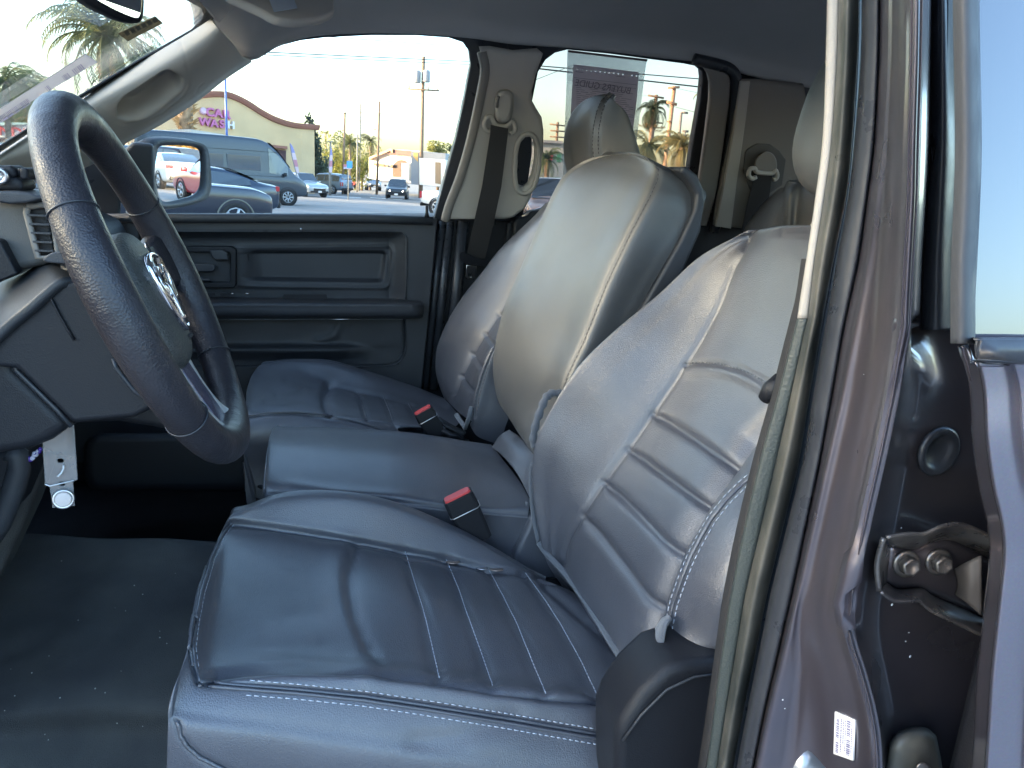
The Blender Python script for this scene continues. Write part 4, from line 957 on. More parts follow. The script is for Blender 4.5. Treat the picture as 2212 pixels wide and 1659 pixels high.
for t0, t1, dn in ((.05,.36,26), (.53,.57,3), (.70,.76,5), (.80,.90,6)):
    for k in range(dn):
        t = t0+(t1-t0)*k/dn; w_ = (t1-t0)/dn*rr.uniform(.25, .6)
        q = [sp(t, .2), sp(t+w_, .2), sp(t+w_, .85), sp(t, .85)]; b.add([at(a, c, pl=(wa+wn*.0112, wn)) for a, c in q], [(0, 1, 2, 3)])
b.build('printed_bars', mat('ink_blue', (.3, .27, .42), .8, trans=.6), st)
# ---- clamp gadget on the dash
gd = empty('phone_mount', at(30, 420, Y=.78)); tag(gd, 'black clamp phone mount on a flat plate at the dashboard edge left of the wheel', 'phone mount')
slab([(-60,415),(20,412),(60,416),(98,428),(60,438),(20,441),(-60,428)], .77, .84, 'mount_plate', plast, gd, .004)
slab([(-60,380),(30,382),(46,388),(52,412),(-60,413)], .785, .82, 'mount_foot', plastd, gd, .004)
slab([(-60,358),(20,357),(32,362),(36,385),(-60,384)], .785, .815, 'clamp_block', plastd, gd, .004)
slab([(40,362),(58,362),(61,368),(60,388),(42,389)], .785, .815, 'clamp_jaw', plastd, gd, .004)
b = MB(); b.lathe(at(3, 380, Y=.785), (0, -1, 0), [(.007, 0), (.0075, .006), (.004, .0065), (.004, .002)]); b.tube(U((30,372,.795),(44,374,.795)), .004, 8); b.build('clamp_screw', metal, gd)
# ---- clear plastic tag hanging below the column
pt = empty('clear_plastic_holder', at(130, 1000, Y=.84)); tag(pt, 'clear plastic hanging holder with round silver magnet, below the steering column', 'plastic holder')
clear = glass('smoky_clear_plastic', (.62, .57, .56), 1.2, dust=.45)
hp = (V((0, .84, 1.2)), V((.25, -.95, .15)).normalized())
plate('holder_plate', [(90,935),(160,915),(163,960),(168,1037),(158,1040),(162,1093),(113,1098),(107,1052),(97,1048)], [[(p[0], p[1]) for p in rrect(124,991,137,1000,4)], [(p[0], p[1]) for p in rrect(128,1041,140,1050,4)]], hp, .004, clear, pt, .001)
b = MB(); m0 = at(137, 1077, pl=(hp[0]+hp[1]*.001, hp[1])); b.lathe(m0, hp[1], [(.0098, 0), (.0098, .003), (.0085, .004), (.0075, .0032)], 28); b.build('magnet_rim', metal, pt)
b = MB(); b.lathe(m0+hp[1]*.0001, hp[1], [(.0074, .0028), (.0072, .0048), (.006, .0052)], 28); b.build('magnet_face', mat('pale_disc', (.62, .55, .52), .4), pt)
b = MB(); b.tube([at(x, y, pl=(hp[0]+hp[1]*.003, hp[1])) for x, y in ((124,1030),(132,1022),(137,1012),(137,1005))], .0008, 6); b.tube([at(x, y, pl=(hp[0]+hp[1]*.003, hp[1])) for x, y in ((97,1046),(107,1050),(160,1038))], .0006, 6); b.build('moulded_edge', whitep, pt)
bd = empty('bead_string', at(65, 985, Y=.9)); tag(bd, 'short string of violet and clear glass beads hanging by the knee panel', 'beads')
bm1 = mat('violet_bead', (.06, .02, .3), .1, coat=1); bm2 = mat('clear_bead', (.6, .6, .75), .08, coat=1)
rr = random.Random(2)
for i in range(22):
    t = i/21; x = 44+42*t; y = 1008-36*t+rr.uniform(-4, 4)
    b = MB(); vs, fs = blob(at(x+rr.uniform(-2, 2), y, Y=.9), (.0026,)*3, 2, None, 10, 6); b.add(vs, fs, True); b.build('bead', bm1 if rr.random() < .65 else bm2, bd)
# ---- coins on the driver cushion
for k, (x, y, x2, y2, m, lb) in enumerate(((964,1209,992,1212,mat('coin_copper', (.55, .42, .35), .3, metal=.9), 'bronze coin on edge in the driver seat seam, frontmost of the three coins'),
        (1028,1222,1052,1226,metal, 'silver coin wedged in the driver seat seam, middle of the three coins'),
        (1056,1225,1086,1229,MATS['coin_copper'], 'bronze coin in the driver seat seam, rearmost of the three coins'))):
    a = on('dcush', (x+x2)/2, (y+y2)/2+2, .004)
    if a:
        sc_ = .0105 if k != 1 else .009
        b = MB(); ax = V((.05, .27, .96)); b.lathe(a[0], ax, [(sc_*.9, -.0008), (sc_, -.0005), (sc_, .0005), (sc_*.9, .0008)], 28)
        tag(b.build('coin', m), lb, 'coin', 'coins in the driver seat seam')
# ---- price form in a clear sleeve on the rear door window
pf = empty('window_form', at(1310, 250, pl=pw(-.04))); tag(pf, 'printed grey form with punched top edge in a clear sleeve on the rear window', 'paper form')
sleeve = glass('clear_sleeve', (.80, .83, .84), 1.5, dust=.45)
plate('clear_sleeve', [(1226,108),(1398,128),(1394,150),(1372,330),(1370,420),(1215,415),(1219,300),(1224,180)], [], pw(-.036), .001, sleeve, pf, .0002)
plate('header_strip', [(1228,108),(1399,128),(1398,133),(1228,113)], [], pw(-.033), .001, mat('brown_strip', (.09, .06, .07), .7), pf, .0002)
holes = []
for k in range(14):
    if k == 11: continue
    cx, cy = 1247.5+k*9.8, 149.2+k*1.15
    holes.append([(cx+2.1*math.cos(a), cy+2.1*math.sin(a)) for a in [i*math.pi/4 for i in range(8)]])
formm = mat('form_paper', (.75, .68, .70), .8, var=.06, vscale=8, trans=.5)
plate('form_sheet', [(1239,139),(1300,146),(1380,156),(1376,210),(1365,300),(1360,400),(1226,395),(1232,260)], holes, pw(-.0345), .0006, formm, pf, .0001)
b = MB(); rr = random.Random(9)
def fl(x0, y0, x1, y1, h_):
    b.add([at(a, c, pl=pw(-.0333)) for a, c in ((x0,y0),(x1,y1),(x1,y1+h_),(x0,y0+h_))], [(0, 1, 2, 3)])
fl(1240,167,1376,183,.9); fl(1244,176,1374,191,.7); fl(1243,154,1260,156,1.2); fl(1330,164,1350,166,1)
for r_ in range(18):
    y = 184+r_*4.2; x = 1245
    while x < 1360:
        l = rr.uniform(6, 34); fl(x, y+(x-1245)*.115, min(1368, x+l), y+(min(1368, x+l)-1245)*.115, rr.choice((.9, 1.1))); x += l+rr.uniform(2, 20 if r_ < 5 else 9)
b.build('form_text', mat('form_ink', (.3, .27, .3), .8, trans=.5), pf)
pp = at(1290, 184, pl=pw(-.0325)); ey = PWn.cross(V((1, 0, 0))).normalized(); ex = V((1, 0, 0))
text('form_title', 'BUYERS GUIDE', .022, at(1303, 188, pl=pw(-.0325)), Matrix((ex, V((-ex.y*PWn.z, 0, 0))+(PWn.cross(ex)), PWn)).transposed() @ Matrix.Rotation(-.06, 3, 'Z'), MATS['form_ink'], pf, ext=.0002, xs=-1)
# ---------------------------------------------------------------- driver-side pillar and door edge
YS = [-120,0,130,301,430,559,640,688,713,790,862,998,1140,1283,1368,1454,1540,1625,1760]
def ln(d):
    ks = sorted(d); return [float(np.interp(y, ks, [d[k] for k in ks])) if y >= ks[0] else d[ks[0]]+(y-ks[0])*(d[ks[1]]-d[ks[0]])/(ks[1]-ks[0]) for y in YS]
B0 = ln({0:1787,130:1784,301:1777,430:1761,559:1742,688:1722,713:1716,862:1678,998:1641,1140:1608,1283:1579,1430:1556,1568:1539,1760:1512})
B1 = ln({0:1811,130:1807,301:1796,430:1779,559:1759,688:1744,713:1738,862:1706,998:1676,1283:1610,1568:1562,1760:1533})
B2 = ln({0:1854,130:1851,301:1840,430:1826,559:1800,713:1772,862:1746,998:1724,1283:1656,1568:1599,1760:1565})
B3 = ln({0:1862,130:1859,301:1846,430:1832,559:1808,713:1781,862:1755,998:1733,1283:1664,1568:1607,1760:1573})
B4 = ln({0:1899,130:1897,301:1888,430:1872,559:1854,713:1821,862:1795,998:1770,1283:1710,1568:1644,1760:1608})
B5 = ln({0:1919,130:1917,301:1908,430:1893,559:1876,713:1847,862:1818,998:1787,1283:1724,1568:1658,1760:1620})
B6 = ln({0:1960,130:1958,301:1953,430:1950,559:1943,713:1935,862:1912,998:1884,1140:1852,1283:1824,1368:1821,1454:1846,1540:1868,1625:1879,1760:1880})
def strip(name, cols, mats, parent, su=3, thick=.004, key=None, ys=None, seg=4, **kw):
    "cols: list of (xs, Y); a drawn profile running down the pillar"
    net = []
    for i, y in enumerate(YS):
        if ys and not (ys[0] <= y <= ys[1]): continue
        net.append([at(c[0][i]+(c[2] if len(c) > 2 else 0), y, Y=c[1]) for c in cols])
    return surf(name, net, seg, su, mats, parent, thick=thick, key=key, **kw)
mix = lambda a, b, t: [p+(q-p)*t for p, q in zip(a, b)]
dp = empty('driver_side_pillar', (.3, .42, .9), T)
strip('pillar_trim', [(B0, .56), (B0, .523), (mix(B0, B1, .3), .515), (B1, .512)], beige, dp, ys=(-200, 688))
strip('lower_trim', [(B0, .56), (B0, .523), (mix(B0, B1, .3), .516), (B1, .512)], mat('green_grey_trim', (.045, .055, .052), .5, bump=.4, bscale=500, btype='cell'), dp, ys=(688, 2000))
strip('door_seal', [(B1, .515), (B1, .505, 3), (mix(B1, B2, .35), .488), (mix(B1, B2, .7), .487), (B2, .498), (B2, .515, 1)], rubberg, dp, 4)
strip('inner_seal', [(B3, .50), (B3, .484, 1), (mix(B3, B4, .3), .470), (mix(B3, B4, .8), .462), (B4, .464), (B4, .48, 0)], rubber, dp, 4)
rim_ = [(B2, .515), (B3, .515)]
strip('seal_gap', rim_, rubber, dp, 1)
B7 = mix(B6, B6, 0); B7 = [x+14 for x in B6]
B8 = ln({0:2009,301:2004,430:1998,559:1990,713:1984,790:1984,862:1984,998:1960,1140:1935,1283:1905,1368:1900,1454:1915,1540:1930,1760:1930})
B9 = ln({0:2058,301:2063,559:2054,713:2053,790:2060,862:2060,998:2060,1283:2040,1760:2030})
B10 = ln({0:2140,1760:2180})
JU = [(B4, .48), (B4, .463, 2), (mix(B4, B5, .6), .448), (B5, .436), (mix(B5, B6, .25), .428), (mix(B5, B6, .6), .405), (mix(B5, B6, .9), .368), (B6, .356, 5), (B7, .343), (B7, .342, 14), (mix(B7, B8, .6), .350), (B8, .357), (B8, .384, 8), (B9, .388), (B10, .386)]
JL = [(B4, .48), (B4, .463, 2), (mix(B4, B5, .6), .448), (B5, .436), (mix(B5, B6, .25), .430), (mix(B5, B6, .6), .408), (mix(B5, B6, .9), .37), (B6, .357, 5), (B7, .345), (B7, .352, 14), (mix(B7, B8, .8), .375), (B8, .382, 20), (mix(B8, B9, .7), .385, 20), (B10, .385), (B10, .385, 40)]
net = []
for i, y in enumerate(YS):
    t = min(1, max(0, (y-690)/200)); t = t*t*(3-2*t); r = []
    for a, c in zip(JU, JL):
        xa = a[0][i]+(a[2] if len(a) > 2 else 0); xc = c[0][i]+(c[2] if len(c) > 2 else 0)
        r.append(at(xa+(xc-xa)*t, y, Y=a[1]+(c[1]-a[1])*t))
    net.append(r)
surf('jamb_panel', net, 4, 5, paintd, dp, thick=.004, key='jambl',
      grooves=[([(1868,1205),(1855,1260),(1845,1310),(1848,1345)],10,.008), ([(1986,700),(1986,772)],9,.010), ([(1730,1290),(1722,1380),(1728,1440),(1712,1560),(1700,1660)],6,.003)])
strip('recess_seal', [(B8, .385, 4), (B8, .378, 10), (mix(B8, B9, .55), .366), (B9, .372), (B9, .385, 6)], rubber, dp, 4, ys=(-200, 745))
# driver seat belt edge beside the trim
XB = ln({559:1740,640:1728,688:1716,862:1672,998:1634,1140:1600,1283:1571,1568:1530,1760:1500})
e = empty('driver_seat_belt', (.35, .55, 1.1), T)
strip('webbing', [([x-9 for x in XB], .60), (XB, .545), ([x+8 for x in XB], .535)], webm, e, 3, ys=(559, 2000), thick=.0015)
# plug, hinge, latch, sticker
def onj(x, y, lift=0): return on('jambl', x, y, lift)
h = onj(2020, 972)
jn = V((-.15, -.98, .1)).normalized()
b = MB(); b.lathe(h[0]+jn*.002, h[1], [(.0160, 0), (.0162, .002), (.0140, .0035), (.0100, .0015), (.0078, -.001), (.0070, -.0015), (.0, -.0012)], 32); b.build('body_plug', rubber, dp)
hg = empty('door_hinge', (.26, .36, 1.05), dp)
hi = [(1915,1163),(1963,1155),(1998,1155),(2038,1138),(2083,1135),(2150,1165)]
hb1 = [(1925,1180),(1975,1187),(2010,1172),(2050,1167),(2090,1182),(2150,1215)]
hb2 = [(1915,1258),(1940,1272),(1990,1270),(2018,1288),(2075,1312),(2150,1345)]
ho2 = [(1905,1278),(1935,1297),(1985,1297),(2010,1317),(2070,1347),(2150,1385)]
def band(name, L, m, parent, th=.0018, su=4, sv=4):
    return surf(name, [[at(x, y, Y=Y_) for x, y in l] for l, Y_ in L], sv, su, m, parent, thick=th, key=name+str(random.random()))
band('hinge_plate', [(hb1, .372), ([((a[0]+c[0])/2, (a[1]+c[1])/2) for a, c in zip(hb1, hb2)], .371), (hb2, .372)], paintd, hg)
band('hinge_flange', [(hb1, .372), ([((a[0]+c[0])/2, (a[1]+c[1])/2+2) for a, c in zip(hb1, hi)], .355), (hi, .345)], zinc, hg)
band('hinge_flange', [(hb2, .372), ([((a[0]+c[0])/2, (a[1]+c[1])/2-2) for a, c in zip(hb2, ho2)], .356), (ho2, .347)], zinc, hg)
surf('hinge_side', [U((1925,1180,.372),(1918,1220,.372),(1915,1258,.372)), U((1912,1172,.358),(1905,1220,.358),(1908,1270,.358)), U((1915,1163,.347),(1900,1220,.35),(1905,1278,.348))], 5, 5, zinc, hg, thick=.003, key='hs')
surf('hinge_knuckle', [U((2060,1230,.368),(2085,1215,.355),(2120,1200,.35)), U((2068,1262,.366),(2090,1262,.35),(2120,1262,.345)), U((2062,1285,.366),(2085,1300,.352),(2120,1330,.345))], 5, 5, mat('dusty_knuckle', (.06, .054, .05), .6), hg, thick=.003, key='hk')
for x, y in ((1956,1217),(2026,1213)):
    c = at(x, y, Y=.370)
    b = MB(); b.lathe(c, jn, [(.0088, 0), (.0088, .0015), (.0068, .0018)], 24); b.build('washer', zinc, hg)
    b = MB(); b.lathe(c+jn*.0015, jn, [(.0062, 0), (.0062, .0052), (.005, .0062), (.004, .0056), (.0, .0054)], 6); b.build('bolt', zinc, hg)
lt = crc([(1915,1700),(1916,1620),(1924,1597),(1940,1580),(1969,1570),(1998,1571),(2016,1583),(2026,1605),(2030,1700)], 3)
lt2 = [(1972+(x-1972)*.86, 1650+(y-1650)*.86) for x, y in lt]
b = MB(); b.loft([[at(x, y, Y=.38) for x, y in lt], [at(x, y, Y=.357) for x, y in lt2], [at(1972+(x-1972)*.7, 1650+(y-1650)*.7, Y=.353) for x, y in lt2]]); b.build('latch_housing', rubberg, dp)
b = MB(); b.loft([[at(x+12, y+60, Y=Y_) for x, y in ((1965,1600),(1975,1585),(1990,1588),(2010,1610),(2010,1700),(1965,1700))] for Y_ in (.335, .358)], smooth=False); b.build('latch_lever', zinc, dp, .003)
b = MB(); b.loft([[at(x, y, Y=Y_) for x, y in crc([(1708,1700),(1715,1655),(1728,1635),(1745,1621),(1762,1634),(1778,1652),(1800,1680),(1800,1710)], 2)] for Y_ in (.352, .362)]); b.build('striker_plate', mat('striker_metal', (.35, .36, .38), .4, metal=.8), dp)
so = onj(1824, 1590); sn = so[1]
sq_ = [(1804,1537),(1846,1556),(1843,1643),(1801,1628)]
pls = (so[0]+sn*.0015, sn)
st = plate('compliance_sticker', sq_, [], pls, .0006, whitep, dp, .0001)
b = MB(); rr = random.Random(4)
def stq(u, v):
    a = V((*sq_[0], 0))*(1-u)*(1-v)+V((*sq_[1], 0))*u*(1-v)+V((*sq_[2], 0))*u*v+V((*sq_[3], 0))*(1-u)*v; return at(a.x, a.y, pl=(so[0]+sn*.0021, sn))
for u0, u1, v0, v1, dense_ in ((.08,.22,.15,.6,0),(.08,.22,.7,.95,0),(.3,.36,.1,.9,0),(.42,.47,.1,.7,0),(.53,.57,.1,.85,0),(.62,.8,.08,.45,1),(.62,.8,.55,.93,0),(.85,.89,.1,.9,0)):
    v = v0
    while v < v1:
        l = rr.uniform(.012, .04); b.add([stq(u0, v), stq(u1, v), stq(u1, min(v1, v+l)), stq(u0, min(v1, v+l))], [(0, 1, 2, 3)]); v += l+rr.uniform(.01, .025)
b.build('sticker_print', mat('ink_blue2', (.15, .15, .3), .8), dp)
rr = random.Random(8)
for k in range(18):
    x, y = rr.choice(((1642, 1546), (1650, 1480), (1625, 1640), (1960, 1395), (1965, 1420), (1990, 830), (1880, 830), (1930, 1300), (1700, 1500), (2040, 1150), (1935, 1140)))
    h = on('jambl', x+rr.uniform(-16, 16), y+rr.uniform(-40, 40), .0002)
    if h:
        b = MB(); r_ = rr.uniform(.0004, .0011); b.lathe(h[0], h[1], [(r_, 0), (r_*.6, .0003)], 7)
        b.build('paint_chip', whitep, dp)
# rear driver-side door
dd = empty('rear_driver_door', (.5, .27, .9), T)
T1 = [2058, 2058, 2060, 2063, 2060, 2054, 2053, 2053, 2053]
ys_ = [-120, 0, 130, 301, 430, 559, 640, 688, 742]
tr_ = []
for (dx, Yv) in ((0, .31), (2, .292), (14, .281), (30, .278), (46, .279), (56, .284), (58, .30)):
    tr_.append([at(x+dx-(0 if y < 600 else 3)*(dx > 40), y, Y=Yv) for x, y in zip(T1, ys_)])
surf('window_frame_trim', tr_, 4, 4, mat('grey_frame_trim', (.055, .058, .065), .62, bump=.2, bscale=300, rvar=.12, vscale=18), dd, thick=.003, key='wft')
b = MB(); gp = (at(2110, 735, Y=.287), V((0, -math.cos(math.radians(9)), math.sin(math.radians(9))))); q = [at(x, y, pl=gp)+V((.85 if x > 2300 else 0, 0, 0)) for x, y in ((2110,-160),(2110,300),(2106,560),(2098,735),(2400,735),(2400,-160))]
b.add(q+[p+V((0, .004, 0)) for p in q], [(0, 1, 2, 3, 4, 5), (11, 10, 9, 8, 7, 6)]+[(i, (i+1) % 6, (i+1) % 6+6, i+6) for i in range(6)])
dglass = mat('privacy_glass', (.05, .042, .055), .03, coat=1, spec=1)
b.build('window_glass', dglass, dd)
q = crc([(2106,738),(2112,731),(2125,729),(2400,735),(2400,790),(2130,784),(2112,779),(2106,765)], 3)
b = MB(); sx = lambda x: V((.85 if x > 2350 else 0, 0, 0)); b.loft([[at(x, y, Y=.29)+sx(x) for x, y in q], [at(x, y, Y=.270)+sx(x) for x, y in q], [at(2250+(x-2250)*.985, 757+(y-757)*.8, Y=.262)+sx(x) for x, y in q]]); b.build('belt_moulding', rubber, dd)
DE = {748:2070,770:2076,790:2084,850:2096,950:2101,1050:2115,1130:2133,1200:2138,1300:2128,1450:2112,1560:2105,1659:2099,1760:2094}
ks = sorted(DE)
net = []
for off_, Yv in ((6, .33), (0, .322), (0, .30), (6, .287), (16, .280), (22, .274), (40, .272), (100, .269), (300, .262)):
    net.append([at(DE[y]+off_+(10 if off_ > 5 else 0), y if off_ < 10 else max(y, 786), Y=Yv+float(np.interp(y, [748, 950, 1130, 1300, 1450, 1760], [.014, .0075, .003, .0008, 0, .001]))) for y in ks])
net.append([p+V((.45, -.003, 0)) for p in net[-1]]); net.append([p+V((.45, .003, 0)) for p in net[-1]])
surf('door_skin', net, 5, 5, paint, dd, thick=.0015, key='skin')
surf('door_edge', [[at(DE[y]-2+o_, y, Y=Yv) for y in ks] for o_, Yv in ((3, .36), (0, .33), (2, .312), (8, .305))], 4, 4, paintd, dd, thick=.002, key='dedge')
b = MB(); b.box((.55, .30, .9), (.02, .02, .9)); b.build('door_inner_frame', rubber, dd)
# roof rail and outer body so the cab is closed over the driver side
b = MB()
b.loft([[V((x, y, z)) for y, z in ((.47,1.86),(.42,1.90),(.5,1.97),(1.15,2.02),(1.8,1.97),(1.93,1.86),(1.9,1.86),(1.78,1.93),(1.15,1.97),(.6,1.93))] for x in (-.25, .2, .8, 1.4)]); b.build('roof_panel', paint, T)
b = MB(); b.box((.85, .5, 1.88), (1.1, .08, .06)); b.build('roof_rail', headl, T, .01)
b = MB(); b.box((.9, .33, .95), (1.0, .06, .75)); b.build('rear_door_inner', plastd, dd, .01)
b = MB(); b.box((1.0, 2.1, .9), (1.6, .04, .9)); b.box((-1.6, 1.2, .95), (1.2, 1.7, .5)); b.build('body_shell', paint, T, .03)
# ================================================================= outside
asph = mat('asphalt', (.23, .225, .22), .9, bump=.5, bscale=40, var=.14, vscale=.5)
asphd = mat('old_asphalt_road', (.15, .145, .14), .9, bump=.5, bscale=40, var=.18, vscale=.35)
def gz(y): return 0 if y < 20 else -.010*(y-20)
GN = V((0, .010, 1)).normalized()
def G(px, py):
    p = at(px, py, Z=0)
    if p.y < 20 and (p-CC).dot(ray(px, py)) > 0: return p
    return at(px, py, pl=(V((0, 20, 0)), GN))
def gnd(name, x0, x1, y0, y1, lift, m, kind='structure'):
    b = MB(); ys = sorted({y0, y1, *( [20] if y0 < 20 < y1 else [])})
    for a, c in zip(ys[:-1], ys[1:]): b.add([(x0, a, gz(a)+lift), (x1, a, gz(a)+lift), (x1, c, gz(c)+lift), (x0, c, gz(c)+lift)], [(0, 1, 2, 3)])
    return tag(b.build(name, m, fixn=False), kind=kind)
gnd('ground', -1500, 1500, -1500, 1600, 0, asph)
def quad(name, px, lift, m, kind='structure', **kw):
    b = MB(); b.add([G(x, y)+V((0, 0, lift)) for x, y in px], [tuple(range(len(px)))]); return b.build(name, m, fixn=False)
tag(quad('road', [(620,424),(760,426),(960,446),(1000,452),(1000,440),(860,428),(700,417),(600,416)], .006, asphd), kind='structure')
lp_ = mat('pale_line', (.6, .6, .57), .8, var=.2, vscale=2)
tag(quad('road_marking', [(700,423),(780,427),(779,428.2),(699,424)], .012, lp_), kind='structure')
tag(quad('road_marking', [(800,426.5),(870,431),(869,432),(799,427.3)], .012, lp_), kind='structure')
# ---- vehicles
tyre = mat('tyre', (.02, .02, .022), .8); rimm = mat('wheel_rim', (.5, .52, .55), .35, metal=.7)
cglass = mat('car_glass', (.03, .04, .05), .03, coat=1, spec=1)
headm = mat('headlight', (.75, .76, .75), .15, coat=1); headon = mat('headlight_lit', (1, .97, .9), .2, emit=(1, .93, .8), es=6)
tailm = mat('tail_light', (.5, .03, .04), .2, coat=1); tailon = mat('tail_light_lit', (.8, .04, .03), .2, emit=(1, .05, .03), es=1.2)
def cpaint(n, c, metal_=.4): return mat('paint_'+n, c, .28, metal=metal_, coat=1)
KIND = {
 # x from rear (0) to front (1): belt height, top height, roof?, as fractions of L and metres
 'suv': dict(L=4.8, W=1.9, H=1.74, wb=(.19, .825), wr=.37, st=[(0,.55,.98,1.02,0),(.012,.42,1.02,1.10,0),(.03,.38,1.06,1.45,.6),(.07,.34,1.06,1.66,.9),(.16,.30,1.05,1.73,1),(.35,.28,1.04,1.76,1),(.55,.28,1.02,1.73,1),(.60,.28,1.02,1.68,1),(.70,.28,1.04,1.14,.3),(.74,.28,1.04,1.08,0),(.90,.30,.96,1.0,0),(.975,.34,.84,.88,0),(1,.45,.70,.74,0)], win=(.05,.69), wsh=(.60,.72), rw=(.02,.07)),
 'jeep': dict(L=4.8, W=1.9, H=1.74, wb=(.19, .805), wr=.37, st=[(0,.55,.98,1.02,0),(.012,.42,1.02,1.10,0),(.03,.38,1.06,1.45,.6),(.07,.34,1.06,1.66,.9),(.16,.30,1.05,1.73,1),(.32,.28,1.04,1.76,1),(.48,.28,1.02,1.73,1),(.52,.28,1.02,1.68,1),(.61,.28,1.06,1.16,.3),(.66,.28,1.06,1.11,0),(.90,.30,1.0,1.05,0),(.975,.34,.88,.93,0),(1,.45,.76,.80,0)], win=(.05,.60), wsh=(.52,.63), rw=(.02,.07)),
 'sedan': dict(L=4.75, W=1.83, H=1.45, wb=(.21, .79), wr=.34, st=[(0,.5,.92,.97,0),(.015,.36,1.0,1.04,0),(.12,.28,.99,1.08,.1),(.20,.26,.98,1.24,.6),(.30,.25,.96,1.40,1),(.42,.24,.94,1.45,1),(.52,.24,.93,1.43,1),(.58,.24,.93,1.36,1),(.70,.25,.93,1.02,.2),(.74,.25,.92,.96,0),(.90,.27,.83,.87,0),(.975,.3,.70,.74,0),(1,.4,.58,.62,0)], win=(.17,.69), wsh=(.56,.71), rw=(.13,.30)),
 'pickup': dict(L=5.4, W=1.95, H=1.82, wb=(.20, .80), wr=.39, st=[(0,.6,1.08,1.1,0),(.01,.5,1.1,1.14,0),(.2,.45,1.1,1.16,0),(.36,.45,1.12,1.2,.2),(.38,.45,1.14,1.72,.9),(.42,.45,1.14,1.82,1),(.6,.45,1.14,1.82,1),(.64,.45,1.14,1.76,1),(.72,.45,1.16,1.24,.2),(.76,.45,1.14,1.2,0),(.93,.45,1.08,1.12,0),(.985,.48,.98,1.02,0),(1,.55,.9,.92,0)], win=(.385,.71), wsh=(.64,.73), rw=(.36,.385)),
 'van': dict(L=6.9, W=2.05, H=2.75, wb=(.19, .865), wr=.36, st=[(0,.45,1.3,2.6,1),(.01,.4,1.3,2.7,1),(.1,.36,1.3,2.76,1),(.5,.36,1.28,2.76,1),(.70,.36,1.26,2.72,1),(.76,.36,1.24,2.58,1),(.82,.36,1.22,2.2,1),(.885,.36,1.22,1.62,.6),(.915,.36,1.2,1.32,.1),(.96,.38,1.1,1.16,0),(.99,.42,.95,1.0,0),(1,.5,.85,.9,0)], win=(.745,.875), wsh=(.765,.89), rw=None),
}
